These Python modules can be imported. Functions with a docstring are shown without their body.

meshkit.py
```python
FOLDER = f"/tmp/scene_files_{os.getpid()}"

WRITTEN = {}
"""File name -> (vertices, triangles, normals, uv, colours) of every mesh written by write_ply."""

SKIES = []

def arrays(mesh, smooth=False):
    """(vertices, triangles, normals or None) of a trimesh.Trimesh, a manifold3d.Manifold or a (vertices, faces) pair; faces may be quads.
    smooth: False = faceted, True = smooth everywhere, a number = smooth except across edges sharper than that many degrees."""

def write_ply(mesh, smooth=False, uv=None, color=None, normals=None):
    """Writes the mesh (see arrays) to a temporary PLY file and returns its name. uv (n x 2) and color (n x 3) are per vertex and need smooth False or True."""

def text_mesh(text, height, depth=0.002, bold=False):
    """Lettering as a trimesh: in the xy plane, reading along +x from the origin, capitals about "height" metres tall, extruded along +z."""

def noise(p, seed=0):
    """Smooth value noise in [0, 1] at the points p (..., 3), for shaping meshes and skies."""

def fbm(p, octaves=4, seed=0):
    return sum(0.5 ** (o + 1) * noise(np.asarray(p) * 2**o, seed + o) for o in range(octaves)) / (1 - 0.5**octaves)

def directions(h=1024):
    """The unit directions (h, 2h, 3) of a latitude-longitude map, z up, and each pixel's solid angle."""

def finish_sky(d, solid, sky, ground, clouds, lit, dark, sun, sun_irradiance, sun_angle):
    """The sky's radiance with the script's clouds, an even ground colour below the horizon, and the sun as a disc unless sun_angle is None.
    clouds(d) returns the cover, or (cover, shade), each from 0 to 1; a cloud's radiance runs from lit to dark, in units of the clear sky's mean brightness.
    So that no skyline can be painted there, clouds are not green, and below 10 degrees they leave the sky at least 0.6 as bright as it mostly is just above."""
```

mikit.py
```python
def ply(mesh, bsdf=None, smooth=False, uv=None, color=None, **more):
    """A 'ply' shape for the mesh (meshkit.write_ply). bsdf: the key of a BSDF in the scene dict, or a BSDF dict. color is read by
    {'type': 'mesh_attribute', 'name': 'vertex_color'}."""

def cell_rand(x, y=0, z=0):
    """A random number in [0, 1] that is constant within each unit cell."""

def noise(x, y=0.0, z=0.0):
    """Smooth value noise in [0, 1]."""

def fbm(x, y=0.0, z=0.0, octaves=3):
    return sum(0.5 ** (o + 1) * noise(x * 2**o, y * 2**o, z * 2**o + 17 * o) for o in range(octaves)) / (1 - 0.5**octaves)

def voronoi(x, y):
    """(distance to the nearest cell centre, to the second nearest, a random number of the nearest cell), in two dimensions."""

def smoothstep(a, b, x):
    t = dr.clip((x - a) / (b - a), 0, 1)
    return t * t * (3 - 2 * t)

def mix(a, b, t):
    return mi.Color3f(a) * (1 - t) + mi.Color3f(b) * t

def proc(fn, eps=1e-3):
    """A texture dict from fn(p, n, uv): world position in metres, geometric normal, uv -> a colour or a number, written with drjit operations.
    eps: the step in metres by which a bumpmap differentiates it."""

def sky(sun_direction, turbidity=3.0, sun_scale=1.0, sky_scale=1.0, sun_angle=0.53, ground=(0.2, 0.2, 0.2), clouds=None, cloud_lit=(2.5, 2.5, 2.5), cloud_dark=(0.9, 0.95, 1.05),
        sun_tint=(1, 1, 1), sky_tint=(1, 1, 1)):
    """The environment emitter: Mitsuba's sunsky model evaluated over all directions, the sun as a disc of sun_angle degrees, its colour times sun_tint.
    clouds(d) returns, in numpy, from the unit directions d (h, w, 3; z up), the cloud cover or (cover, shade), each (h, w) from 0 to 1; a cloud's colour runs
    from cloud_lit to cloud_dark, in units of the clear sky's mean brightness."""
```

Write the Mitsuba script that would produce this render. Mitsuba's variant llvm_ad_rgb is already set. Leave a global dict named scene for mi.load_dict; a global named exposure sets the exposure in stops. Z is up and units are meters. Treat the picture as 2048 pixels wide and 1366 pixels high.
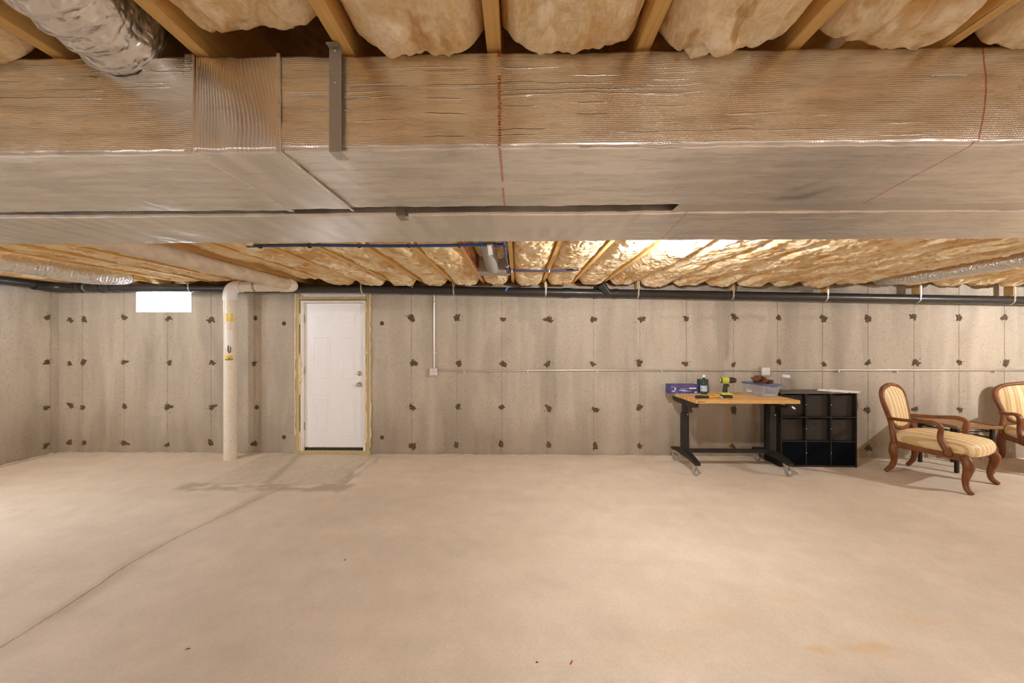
import math, random
import numpy as np, trimesh, drjit as dr, mitsuba as mi
import mikit, meshkit
from mikit import proc, noise, fbm, voronoi, smoothstep, mix
from scipy.interpolate import CubicSpline

random.seed(7)
rng = np.random.default_rng(11)
T = mi.ScalarTransform4f
scene, labels, COUNT = {}, {}, {}

# ------------------------------------------------------------------ camera, daylight, lamps, exposure
CAM_H, YAW = 1.52, math.radians(1.0)
scene['camera'] = {'type': 'perspective', 'fov': 2 * math.degrees(math.atan(1024 / 683.0)), 'fov_axis': 'x', 'near_clip': 0.02,
                   'to_world': T().look_at(origin=[0, 0, CAM_H], target=[-math.sin(YAW), math.cos(YAW), CAM_H], up=[0, 0, 1])}
exposure = 0.0
scene['daylight'] = {'type': 'constant', 'sampling_weight': 0.6, 'radiance': {'type': 'rgb', 'value': [14.0, 16.5, 20.0]}}
PANE_GLOW = [26.0, 33.0, 43.0]      # the windows are lit panes: overcast daylight
LAMP = np.array([1.0, 0.99, 0.99])
# bare bulbs on porcelain holders under the joists: (x, y, radiance)
BULBS = [(1.11, 2.37, 2950), (-5.09, 2.37, 2300), (7.0, 2.37, 6700), (1.35, -4.4, 3300), (-4.7, -4.4, 2900), (6.6, -4.4, 3700)]  # first is in view; others unseen, placed to light floor and walls

WALL_Y, LEFT_X, RIGHT_X, BACK_Y = 4.57, -6.29, 9.2, -6.6
JOIST_Z, JOIST_X0, JOIST_S, WALL_TOP = 2.306, -0.065, 0.402, 2.268
DUCT_Z = 2.040

# ------------------------------------------------------------------ helpers
def key_for(name, parent=None):
    k = f'{parent}__{name}' if parent else name
    n = COUNT.get(k, -1) + 1
    COUNT[k] = n
    return k if n == 0 else f'{k}_{n:03d}'

def obj(name, mesh, mat, parent=None, smooth=False, label=None, cat=None, group=None, kind=None, **kw):
    k = key_for(name, parent)
    scene[k] = mikit.ply(mesh, mat, smooth=smooth, **kw)
    tag(k, label, cat, group, kind)
    return k

def copy_of(name, ply, to_world, parent=None, label=None, cat=None, group=None):
    k = key_for(name, parent)
    scene[k] = {**ply, 'to_world': to_world}
    tag(k, label, cat, group)
    return k

def tag(k, label=None, cat=None, group=None, kind=None):
    d = {a: b for a, b in (('label', label), ('category', cat), ('group', group), ('kind', kind)) if b}
    if d:
        labels[k] = d

def thing(name, label, cat, group=None):
    k = key_for(name)
    tag(k, label, cat, group)
    return k

def rbox(x0, x1, y0, y1, z0, z1, c=0.003):
    c = min(c, (x1 - x0) * .3, (y1 - y0) * .3, (z1 - z0) * .3)
    pts = []
    for sx in (0, 1):
        for sy in (0, 1):
            for sz in (0, 1):
                p = np.array([(x0, x1)[sx], (y0, y1)[sy], (z0, z1)[sz]], float)
                d = np.array([1 - 2 * sx, 1 - 2 * sy, 1 - 2 * sz]) * c
                for a in range(3):
                    q = p + d
                    q[a] = p[a]
                    pts.append(q)
    return trimesh.convex.convex_hull(np.array(pts))

def cat_(*m):
    return trimesh.util.concatenate([x for x in m])

def rot(mesh, deg, axis, about=(0, 0, 0)):
    m = mesh.copy()
    m.apply_transform(trimesh.transformations.rotation_matrix(math.radians(deg), axis, about))
    return m

def mov(mesh, x, y, z):
    m = mesh.copy()
    m.apply_translation((x, y, z))
    return m

def place(mesh, x, y, z, rz=0):
    return mov(rot(mesh, rz, (0, 0, 1)), x, y, z)

def smooth_path(P, n, closed=False):
    P = np.asarray(P, float)
    if closed:
        P = np.vstack([P, P[:1]])
    d = np.r_[0, np.cumsum(np.linalg.norm(np.diff(P, axis=0), axis=1))]
    cs = CubicSpline(d, P, bc_type='periodic' if closed else 'natural')
    t = np.linspace(0, d[-1], n + 1)[:-1] if closed else np.linspace(0, d[-1], n)
    return cs(t)

def sweep(P, W, H=None, n=10, up=(0, 0, 1), closed=False, power=2.0):
    """A tube along P: half-width W along (tangent x up), half-height H along the other normal; superellipse of the given power."""
    P = np.asarray(P, float)
    N = len(P)
    W = np.broadcast_to(np.asarray(W, float), (N,))
    H = W if H is None else np.broadcast_to(np.asarray(H, float), (N,))
    t = (np.roll(P, -1, 0) - np.roll(P, 1, 0)) if closed else np.gradient(P, axis=0)
    t /= np.linalg.norm(t, axis=1, keepdims=True) + 1e-12
    u = np.broadcast_to(np.asarray(up, float), (N, 3))
    s = np.cross(t, u)
    s /= np.linalg.norm(s, axis=1, keepdims=True) + 1e-12
    v = np.cross(s, t)
    a = np.arange(n) * 2 * np.pi / n + (np.pi / n if power > 2 else 0)
    ca, sa = np.cos(a), np.sin(a)
    ca, sa = np.sign(ca) * np.abs(ca) ** (2 / power), np.sign(sa) * np.abs(sa) ** (2 / power)
    V = P[:, None] + s[:, None] * (W[:, None] * ca)[..., None] + v[:, None] * (H[:, None] * sa)[..., None]
    V = V.reshape(-1, 3)
    F = []
    for i in range(N if closed else N - 1):
        j = (i + 1) % N
        for k in range(n):
            l = (k + 1) % n
            F += [[i * n + k, i * n + l, j * n + l], [i * n + k, j * n + l, j * n + k]]
    if not closed:
        V = np.vstack([V, P[:1], P[-1:]])
        c0, c1 = len(V) - 2, len(V) - 1
        for k in range(n):
            l = (k + 1) % n
            F += [[c0, l, k], [c1, (N - 1) * n + k, (N - 1) * n + l]]
    m = trimesh.Trimesh(V, np.array(F), process=False)
    if m.volume < 0:
        m.invert()
    return m

def lathe(profile, n=28):
    m = trimesh.creation.revolve(np.array(profile, float), sections=n)
    if m.volume < 0:
        m.invert()
    return m

def cyl(p0, p1, r, n=16):
    p0, p1 = np.array(p0, float), np.array(p1, float)
    d = (p1 - p0) / np.linalg.norm(p1 - p0)
    return sweep([p0, p1], r, n=n, up=(0, 0, 1) if abs(d[2]) < .9 else (0, 1, 0))

def grid_mesh(X, Y, Z):
    ny, nx = X.shape
    V = np.stack([X, Y, Z], -1).reshape(-1, 3)
    i, j = np.meshgrid(np.arange(ny - 1), np.arange(nx - 1), indexing='ij')
    a = (i * nx + j).ravel()
    F = np.vstack([np.stack([a, a + 1, a + nx + 1], 1), np.stack([a, a + nx + 1, a + nx], 1)])
    return trimesh.Trimesh(V, F, process=False)

def prism_xz(poly_pts, y0, y1):
    """An outline in the x-z plane, extruded from y0 to y1."""
    from shapely.geometry import Polygon
    pg = poly_pts if hasattr(poly_pts, 'area') else Polygon(poly_pts)
    m = trimesh.creation.extrude_polygon(pg, y1 - y0, engine='earcut')
    v = m.vertices.copy()
    m = trimesh.Trimesh(np.stack([v[:, 0], y1 - v[:, 2], v[:, 1]], 1), m.faces, process=False)
    if m.volume < 0:
        m.invert()
    return m

# ------------------------------------------------------------------ materials
def principled(color, rough=.5, metal=0., **kw):
    c = color if isinstance(color, dict) else {'type': 'rgb', 'value': list(color)}
    return {'type': 'principled', 'base_color': c, 'roughness': rough, 'metallic': metal, **kw}

def mat(name, b, bump=None, scale=1.0, eps=1e-3):
    if bump is not None:
        b = {'type': 'bumpmap', 'arbitrary': proc(bump, eps), 'scale': scale, 'bsdf': b}
    scene['m_' + name] = {'type': 'twosided', 'bsdf': b}
    return 'm_' + name

def srgb(r, g, b):
    return [((c / 255 + .055) / 1.055) ** 2.4 if c > 10 else c / 255 / 12.92 for c in (r, g, b)]

def box_mask(a, b, a0, a1, b0, b1, soft=.04):
    return smoothstep(a0 - soft, a0 + soft, a) * (1 - smoothstep(a1 - soft, a1 + soft, a)) * smoothstep(b0 - soft, b0 + soft, b) * (1 - smoothstep(b1 - soft, b1 + soft, b))

def concrete_wall(p, n, uv):
    along = dr.select(dr.abs(n.x) > .7, p.y * 1.0 + 31.0, p.x)
    z = p.z
    c = mix((.42, .355, .28), (.53, .465, .375), fbm(along * 1.1, z * .9, 3.1, octaves=4))
    st = fbm(along * 5.0, z * .55, 9.0)
    c = c * (0.845 + .32 * st)
    c = c * (1 - .13 * smoothstep(.52, .66, fbm(along * 2.6, z * .8, 21.0)) - .08 * smoothstep(.5, .7, fbm(along * 9, z * 1.1, 14.0)))
    c = c * (0.93 + .12 * noise(along * 90, z * 90))
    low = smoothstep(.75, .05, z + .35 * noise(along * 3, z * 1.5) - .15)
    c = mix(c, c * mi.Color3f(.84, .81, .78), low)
    d, _, r = voronoi(along * 30, z * 30)
    spots = smoothstep(.20, .08, d + .24 * r) * smoothstep(.42, .56, noise(along * 2.1, z * 2.1, 5.0) * .6 + .35)
    d2, _, r2 = voronoi(along * 11 + 7, z * 11 + 3)
    spots = dr.maximum(spots, smoothstep(.085, .03, d2 + .06 * r2))
    c = c * (1 - .5 * spots)
    wob = .05 * (noise(along * 14, z * 14) - .5) + .03 * (noise(along * 40, z * 40) - .5)
    a, b = along + wob, z + wob
    grey = mi.Color3f(.36, .315, .265)
    for (x0, x1, z0, z1, k) in ((2.66, 2.98, 1.80, 1.875, .0), (2.40, 2.70, 1.80, 1.87, .55), (2.92, 3.28, 1.80, 1.87, .55), (3.55, 3.96, 1.80, 1.86, .45), (1.85, 2.15, 1.81, 1.86, .25),
                                (-.01, .14, 1.78, 2.3, .6), (-.08, .2, 1.82, 1.88, .3), (4.1, 4.3, .9, 1.5, .3), (-5.42, -5.24, .1, .36, .3), (-5.1, -4.86, .12, .5, .35),
                                (-3.42, -3.36, .1, .42, .3), (-3.27, -3.2, .05, .36, .3), (1.75, 2.0, .1, .75, .3), (3.75, 3.85, 1.1, 1.24, .4), (4.05, 4.12, 1.3, 1.5, .3), (.1, .45, .05, .28, .3),
                                (-1.9, -1.75, .05, 1.3, .25), (-1.2, -1.0, .05, .55, -.2), (-6.29, -6.05, 1.5, 2.3, .35)):
        if k:
            c = mix(c, grey if k > 0 else mi.Color3f(.6, .53, .42), abs(k) * box_mask(a, b, x0, x1, z0, z1, .025))
    rust = dr.exp(-dr.square((a - 2.775) / .022)) * smoothstep(1.15, .7, z) * .55 + dr.exp(-dr.square((a - 3.13) / .02)) * smoothstep(1.0, .6, z) * .35
    c = mix(c, mi.Color3f(.44, .27, .10), rust)
    sm = dr.exp(-dr.square((a - 2.77) / .03)) * smoothstep(1.75, 1.35, z) * smoothstep(1.2, 1.35, z) * .5
    return mix(c, mi.Color3f(.2, .16, .11), sm)

def wall_bump(p, n, uv):
    along = dr.select(dr.abs(n.x) > .7, p.y, p.x)
    d, _, r = voronoi(along * 30, p.z * 30)
    return noise(along * 45, p.z * 45) * .3 + fbm(along * 7, p.z * 4) * .8 - .5 * smoothstep(.16, .04, d + .2 * r)

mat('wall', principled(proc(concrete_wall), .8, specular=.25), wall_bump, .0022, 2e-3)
mat('seam', principled(proc(lambda p, n, uv: mix((.27, .22, .16), (.40, .34, .26), noise(p.x * 9 + p.y * 9, p.z * 14))), .9))
mat('tie', principled(proc(lambda p, n, uv: mix((.055, .037, .02), (.13, .088, .052), noise(p.x * 60, p.y * 60, p.z * 60))), .95))

CRACK = [(-2.30, 3.62), (-2.419, 3.551), (-2.523, 3.221), (-2.571, 2.947), (-2.652, 2.602), (-2.665, 2.34), (-2.632, 2.145), (-2.607, 1.979), (-2.581, 1.874), (-2.578, 1.758), (-2.568, 1.649), (-2.55, 1.2), (-2.58, .4)]

def seg_dist(x, y, pts):
    best = mi.Float(9)
    for (ax, ay), (bx, by) in zip(pts[:-1], pts[1:]):
        L = (bx - ax) ** 2 + (by - ay) ** 2
        t = dr.clip(((x - ax) * (bx - ax) + (y - ay) * (by - ay)) / L, 0, 1)
        best = dr.minimum(best, dr.sqrt(dr.square(x - ax - t * (bx - ax)) + dr.square(y - ay - t * (by - ay))))
    return best

def floor_color(p, n, uv):
    x, y = p.x, p.y
    c = mix((.58, .49, .385), (.70, .605, .49), fbm(x * 1.3, y * 1.3, 2.0, octaves=4))
    c = c * (.93 + .12 * fbm(x * 9 + 3, y * 9, 4.0)) * (.96 + .08 * noise(x * 120, y * 120))
    sw = fbm(x * 2.2 + 1.5 * noise(x * 1.5, y * 1.5, 8.0), y * 7.0, 6.0)
    c = c * (.93 + .13 * sw)
    w = .03 * (noise(x * 12, y * 12) - .5) + .012 * (noise(x * 50, y * 50) - .5)
    d = seg_dist(x + w * .6, y, CRACK)
    near = smoothstep(2.6, 1.9, dr.abs(y - 2.2) + .6 * noise(x * 4, y * 2))
    c = mix(c, c * mi.Color3f(.80, .76, .70), smoothstep(.22, .0, d + .15 * noise(x * 7, y * 3)) * near)
    c = mix(c, mi.Color3f(.23, .18, .13), smoothstep(.0065, .002, d) * (.45 + .5 * noise(x * 3, y * 3)))
    # mortar smears round the patch in front of the door
    m1 = box_mask(x + w * 2, y + w * 2, -3.55, -1.75, 3.43, 3.62, .05) * smoothstep(.35, .6, fbm(x * 4, y * 9, 1.0))
    m2 = box_mask(x + w * 2, y + w * 2, -1.96, -1.80, 3.45, 4.5, .04) * smoothstep(.35, .6, fbm(x * 8, y * 3, 5.0))
    c = mix(c, mi.Color3f(.34, .285, .215), .7 * dr.maximum(m1, m2))
    for (rx, ry, sx, sy, k) in ((1.49, 1.71, .07, .02, .5), (1.74, 1.72, .13, .035, .5), (1.6, 2.02, .12, .05, .25), (1.59, 2.98, .05, .14, .25), (1.1, 1.9, .2, .1, .16), (.75, 1.75, .2, .08, .18), (2.2, 1.9, .2, .05, .2), (.0, 2.6, .3, .15, .12)):
        e = dr.square((x + w - rx) / sx) + dr.square((y + w - ry) / sy)
        c = mix(c, mi.Color3f(.56, .37, .17), k * dr.exp(-e) * (.5 + noise(x * 18, y * 40)))
    return c

def floor_bump(p, n, uv):
    return fbm(p.x * 5, p.y * 8, 3.0) + .25 * noise(p.x * 70, p.y * 70)

mat('floor', principled(proc(floor_color), .62, specular=.3), floor_bump, .002, 2e-3)
mat('patch', principled(proc(lambda p, n, uv: mix((.50, .43, .335), (.60, .52, .41), fbm(p.x * 2.3, p.y * 2.3, 7.0)) * (.93 + .12 * noise(p.x * 30, p.y * 30)) * (1 - .22 * dr.exp(-dr.square((p.x + .25 * (p.y - 4) + 2.75 + .1 * noise(p.y * 5)) / .05)))), .65, specular=.3))
mat('mortar', principled(proc(lambda p, n, uv: mix((.42, .35, .26), (.6, .52, .42), noise(p.x * 30, p.y * 30, p.z * 30))), .9))

def lumber(c0, c1, axis):
    def f(p, n, uv):
        a, b, c = {'y': (p.x, p.z, p.y), 'x': (p.y, p.z, p.x), 'z': (p.x, p.y, p.z)}[axis]
        g = noise(a * 140 + 4 * noise(c * 1.5, a * 9), b * 140, c * 2.0)
        k = fbm(a * 11, b * 11, c * .8)
        d, _, r = voronoi(c * 2.2 + 5 * k, dr.floor(a / .4) * 3.7 + a * 14 + b * 14)
        kn = smoothstep(.07, .03, d) * smoothstep(.6, .7, r)
        return mix(mix(c0, c1, .55 * g + .45 * k), (.16, .075, .025), kn * .8)
    return f

mat('joist', principled(proc(lumber((.60, .37, .115), (.80, .555, .23), 'y')), .65, specular=.3))
mat('block', principled(proc(lumber((.50, .32, .12), (.70, .47, .21), 'z')), .65, specular=.3))
mat('buck', principled(proc(lumber((.42, .33, .16), (.60, .48, .25), 'z')), .7, specular=.3))
mat('subfloor', principled(proc(lambda p, n, uv: mix((.30, .17, .07), (.46, .29, .13), noise(p.x * 40, p.y * 25))), .85))

def batt_color(p, n, uv):
    w = fbm(p.x * 5, p.y * 5, p.z * 5)
    k = fbm(p.x * 14 + 3 * w, p.y * 14, p.z * 14 + 9, octaves=4)
    f = .5 * noise(p.x * 230 + 30 * w, p.y * 70, p.z * 230) + .5 * noise(p.x * 80, p.y * 220 + 30 * w, p.z * 160)
    c = mix((.78, .56, .27), (.96, .86, .67), smoothstep(.22, .78, .55 * k + .45 * f))
    c = mix(c, (.62, .36, .13), .75 * smoothstep(.50, .72, fbm(p.x * 8 + 5 + w, p.y * 4.1, p.z * 20 + 2)))
    return mix(c, (.48, .24, .075), .55 * smoothstep(.60, .75, fbm(p.x * 26 + 3 * w, p.y * 15, p.z * 26 + 4)))

def batt_bump(p, n, uv):
    w = noise(p.x * 9, p.y * 9, p.z * 9)
    k = fbm(p.x * 6, p.y * 6, p.z * 6)
    fib = noise(p.x * 210 + 26 * k, p.y * 60 + 30 * w, p.z * 210) * .6 + noise(p.x * 70 + 20 * w, p.y * 230 + 24 * k, p.z * 150) * .5
    return .45 * fbm(p.x * 26 + 2 * w, p.y * 20, p.z * 26, octaves=3) + .20 * fib

mat('batt', {'type': 'diffuse', 'reflectance': proc(batt_color)}, batt_bump, .007, 2e-3)
mat('fibre', principled((.78, .66, .45), .9))

# foil wrap of the ducts: metallic, with the cords of its scrim standing out
def wrap_region(p):
    """1 where the foil's cords run round the duct rather than along it"""
    near = smoothstep(-.885, -.875, p.x) * (1 - smoothstep(-.65, -.64, p.x)) * dr.select(p.y < 1.355, 1.0, 0.0)
    far = (1 - smoothstep(.50, .51, p.x)) * dr.select(p.y < 1.355, 0.0, 1.0)
    return near + far

def foil_bump(p, n, uv):
    s = p.y + p.z
    w = noise(p.x * 7, s * 9, 2.0)
    along = .5 + .5 * dr.sin(s * 1150 + 1.3 * noise(p.x * 2.2, s * 18))
    weave = .5 + .5 * dr.sin((p.x + .6 * s) * 900 + 2 * w)
    crease = smoothstep(.79, .87, noise(p.x * 5.0, s * 190, 4.0)) * smoothstep(.35, .6, noise(p.x * 1.3, s * 4, 8.0))
    around = .5 + .5 * dr.sin((p.x + .04 * noise(p.x * 9, s * 4)) * 640 + 6 * noise(p.x * 11, s * 5))
    a = .34 * along + .20 * weave + 2.6 * crease
    r = wrap_region(p)
    return a * (1 - r) + .8 * around * r + .7 * w + .8 * fbm(p.x * 25, s * 25, 1.0)

def foil_color(p, n, uv):
    s = p.y + p.z
    c = mix((.92, .90, .875), (.985, .97, .95), fbm(p.x * 3, s * 8, 5.0))
    sm = box_mask(p.x + .06 * noise(s * 30, p.x * 9), p.y, .92, 1.12, 1.06, 1.27, .03) * dr.select(n.z < -.5, 1.0, 0.0)
    c = mix(c, mi.Color3f(.33, .32, .31), .65 * sm * smoothstep(.3, .6, noise(p.x * 9 + s * 9, s * 9)) * smoothstep(.09, .03, dr.abs(p.x - 1.02 + .35 * (p.y - 1.16))))
    cord = .5 + .5 * dr.sin(s * 1150 + 1.3 * noise(p.x * 2.2, s * 18))
    cordx = .5 + .5 * dr.sin((p.x + .04 * noise(p.x * 9, s * 4)) * 640 + 6 * noise(p.x * 11, s * 5))
    r = wrap_region(p)
    c = c * (1 - .24 * (cord * (1 - r) * smoothstep(.25, .85, noise(p.x * 6, s * 45, 3.0)) + cordx * r * smoothstep(.2, .8, noise(p.x * 24, s * 6, 3.0))))
    c = c * (1 - .12 * smoothstep(.60, .8, noise(p.x * 22, s * 260, 6.0)) * (1 - r))
    c = c * (1 - .08 * smoothstep(.66, .8, fbm(p.x * 5 + 3, s * 60, 11.0)))
    # red print lines
    txt = dr.select(mikit.cell_rand(s * 620, p.x * 620) > .34, 1.0, .15) * dr.select(s / .0075 - dr.floor(s / .0075) > .22, 1.0, .1) * dr.select(mikit.cell_rand(s / .045, 5) > .12, 1.0, 0.0)
    first = dr.select(p.y < 1.35, 1.0, 0.0)
    l1 = smoothstep(.0048, .0036, dr.abs(p.x + .047 + .006 * noise(s * 4))) * txt * first
    l2 = smoothstep(.0030, .0020, dr.abs(p.x - dr.select(n.z < -.5, 1.2 + .27 * (p.y - .93), 1.205 + .02 * dr.sin((p.z - 2.03) * 9)))) * first
    l3 = smoothstep(.003, .002, dr.abs(p.x - (.68 + .12 * (p.y - 1.35)))) * (1 - first)
    return mix(c, mi.Color3f(.50, .075, .03), dr.maximum(l1, dr.maximum(.75 * l2, .5 * l3)) * .9)

mat('foil', principled(proc(foil_color), .29, 1.0, specular=.5), foil_bump, .0006, 6e-4)
mat('tape', principled((.72, .70, .67), .33, .9), lambda p, n, uv: fbm(p.x * 60, p.y * 60, p.z * 60), .0015, 6e-4)
mat('flex', principled((.90, .88, .85), .40, .85), lambda p, n, uv: .6 * fbm(p.x * 30 + 3 * noise(p.x * 8, p.y * 8), p.y * 85, p.z * 30, octaves=3) + .4 * dr.abs(2 * noise(p.x * 40 + 2 * noise(p.y * 9, p.z * 20), p.y * 75, p.z * 40) - 1), .011, 8e-4)
mat('flexgrey', principled((.40, .375, .345), .5, .35), lambda p, n, uv: .7 * fbm(p.x * 40, p.y * 70, p.z * 40) + .5 * dr.abs(2 * noise(p.x * 25, p.y * 60, p.z * 25) - 1), .009, 1e-3)
mat('galv', principled((.62, .60, .57), .38, .9))
mat('strap', principled((.36, .33, .28), .5, .55))
mat('emt', principled((.74, .71, .67), .34, .9))
mat('abs', principled((.022, .021, .02), .34, specular=.5))
mat('pvc', principled(proc(lambda p, n, uv: mix((.74, .66, .53), (.83, .76, .65), fbm(p.x * 3, p.y * 3, p.z * 2)) * (1 - .16 * smoothstep(.66, .78, noise(p.x * 75, p.y * 75, p.z * 60)))), .45))
mat('pvcdirty', principled(proc(lambda p, n, uv: mix((.44, .35, .25), (.66, .55, .42), fbm(p.x * 16, p.y * 16, p.z * 16))), .6))
mat('white', principled((.82, .81, .79), .45))
mat('offwhite', principled((.80, .76, .68), .6))
mat('door', principled((.90, .90, .91), .42))
mat('vinyl', principled((.86, .87, .88), .35))
mat('nickel', principled((.62, .56, .48), .28, .95))
mat('brass', principled((.50, .40, .25), .35, .9))
mat('black', principled((.018, .017, .016), .5))
mat('blacksteel', principled((.015, .0135, .012), .42, specular=.3))
mat('blackboard', principled((.012, .0108, .0095), .55, specular=.25), lambda p, n, uv: noise(p.x * 60, p.y * 60, p.z * 6), .0008)
mat('boardtop', principled((.085, .075, .062), .5))
mat('backpanel', principled((.085, .070, .054), .7, specular=.2))
mat('bin_fabric', {'type': 'diffuse', 'reflectance': {'type': 'rgb', 'value': [.0045, .0055, .008]}})
mat('bin_brown', principled((.036, .030, .024), .8, specular=.2), lambda p, n, uv: noise(p.x * 300, p.y * 300, p.z * 300), .001)
mat('foam', principled(proc(lambda p, n, uv: mix((.66, .53, .28), (.84, .74, .52), noise(p.x * 50, p.y * 50, p.z * 35))), .8))
mat('pexblue', principled((.018, .06, .21), .4))
mat('pexviolet', principled((.055, .05, .115), .45))
mat('pexred', principled((.25, .03, .02), .45))
mat('redplastic', principled((.38, .03, .02), .4))
mat('tapeblue', principled((.04, .19, .52), .6))
mat('paper', principled((.83, .80, .75), .8))
mat('yellow', principled((.80, .58, .08), .6))
mat('ink', principled((.03, .025, .02), .7))
mat('porcelain', principled((.80, .78, .73), .3))
scene['m_jarglass'] = {'type': 'blendbsdf', 'weight': .10, 'a': {'type': 'thindielectric', 'int_ior': 1.5}, 'b': {'type': 'twosided', 'bsdf': principled((.55, .53, .52), .3)}}
scene['m_pane'] = {'type': 'thindielectric', 'int_ior': 1.5}
scene['m_bulb'] = {'type': 'diffuse', 'reflectance': {'type': 'rgb', 'value': [.8, .8, .8]}}

# ------------------------------------------------------------------ structure: floor
from shapely.geometry import Polygon, box as sbox
k = obj('floor', rbox(LEFT_X - .2, RIGHT_X + .2, BACK_Y - .2, WALL_Y + .2, -.15, 0, .002), 'm_floor', kind='structure', label='beige troweled concrete basement floor with a long crack')
obj('patch_slab', rbox(-3.38, -1.935, 3.6, 4.545, -.02, .004, .002), 'm_patch', k, label='smooth poured concrete patch before the white door')
def bead(pts, r, seed):
    P = smooth_path(pts, 90)
    rr = r * (.5 + 1.1 * meshkit.noise(np.c_[P * 14, ][:, :3] + seed, seed))
    P = P + (meshkit.noise(P * 9, seed + 3)[:, None] - .5) * [0.02, .02, 0]
    return sweep(P, rr, rr * .8, n=7)
obj('mortar_bead', bead([(LEFT_X + .015, 4.5, .004), (LEFT_X + .03, 4.1, .006), (LEFT_X + .02, 3.5, .006)], .022, 3), 'm_mortar', k, True, label='lumpy pale mortar along the foot of the left wall')
obj('mortar_bead', bead([(-6.2, WALL_Y - .012, .003), (-4.0, WALL_Y - .01, .003), (-3.1, WALL_Y - .012, .003)], .012, 5), 'm_mortar', k, True)
obj('mortar_bead', bead([(-1.9, WALL_Y - .012, .003), (.4, WALL_Y - .01, .003), (3.0, WALL_Y - .012, .003)], .010, 8), 'm_mortar', k, True)

# walls
WIN = (-5.212, -4.435, 1.915, WALL_TOP + .3)
DOOR = (-2.995, -1.995, -1, 2.20)
outline = sbox(LEFT_X - .2, 0, RIGHT_X + .2, WALL_TOP).difference(sbox(WIN[0], WIN[2], WIN[1], 3)).difference(sbox(DOOR[0], -1, DOOR[1], DOOR[3]))
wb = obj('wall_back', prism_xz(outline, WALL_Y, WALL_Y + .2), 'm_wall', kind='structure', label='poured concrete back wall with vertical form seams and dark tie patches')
W2 = (.9, 2.0, 1.80)  # opening of an unseen window, placed to light the left floor
lo = Polygon([(BACK_Y, 0), (WALL_Y + .001, 0), (WALL_Y + .001, WALL_TOP), (W2[1], WALL_TOP), (W2[1], W2[2]), (W2[0], W2[2]), (W2[0], WALL_TOP), (BACK_Y, WALL_TOP)])
lm = prism_xz(lo, 0, .2)
lm.vertices = np.stack([LEFT_X - .2 + lm.vertices[:, 1], lm.vertices[:, 0], lm.vertices[:, 2]], 1)
if lm.volume < 0:
    lm.invert()
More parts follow.
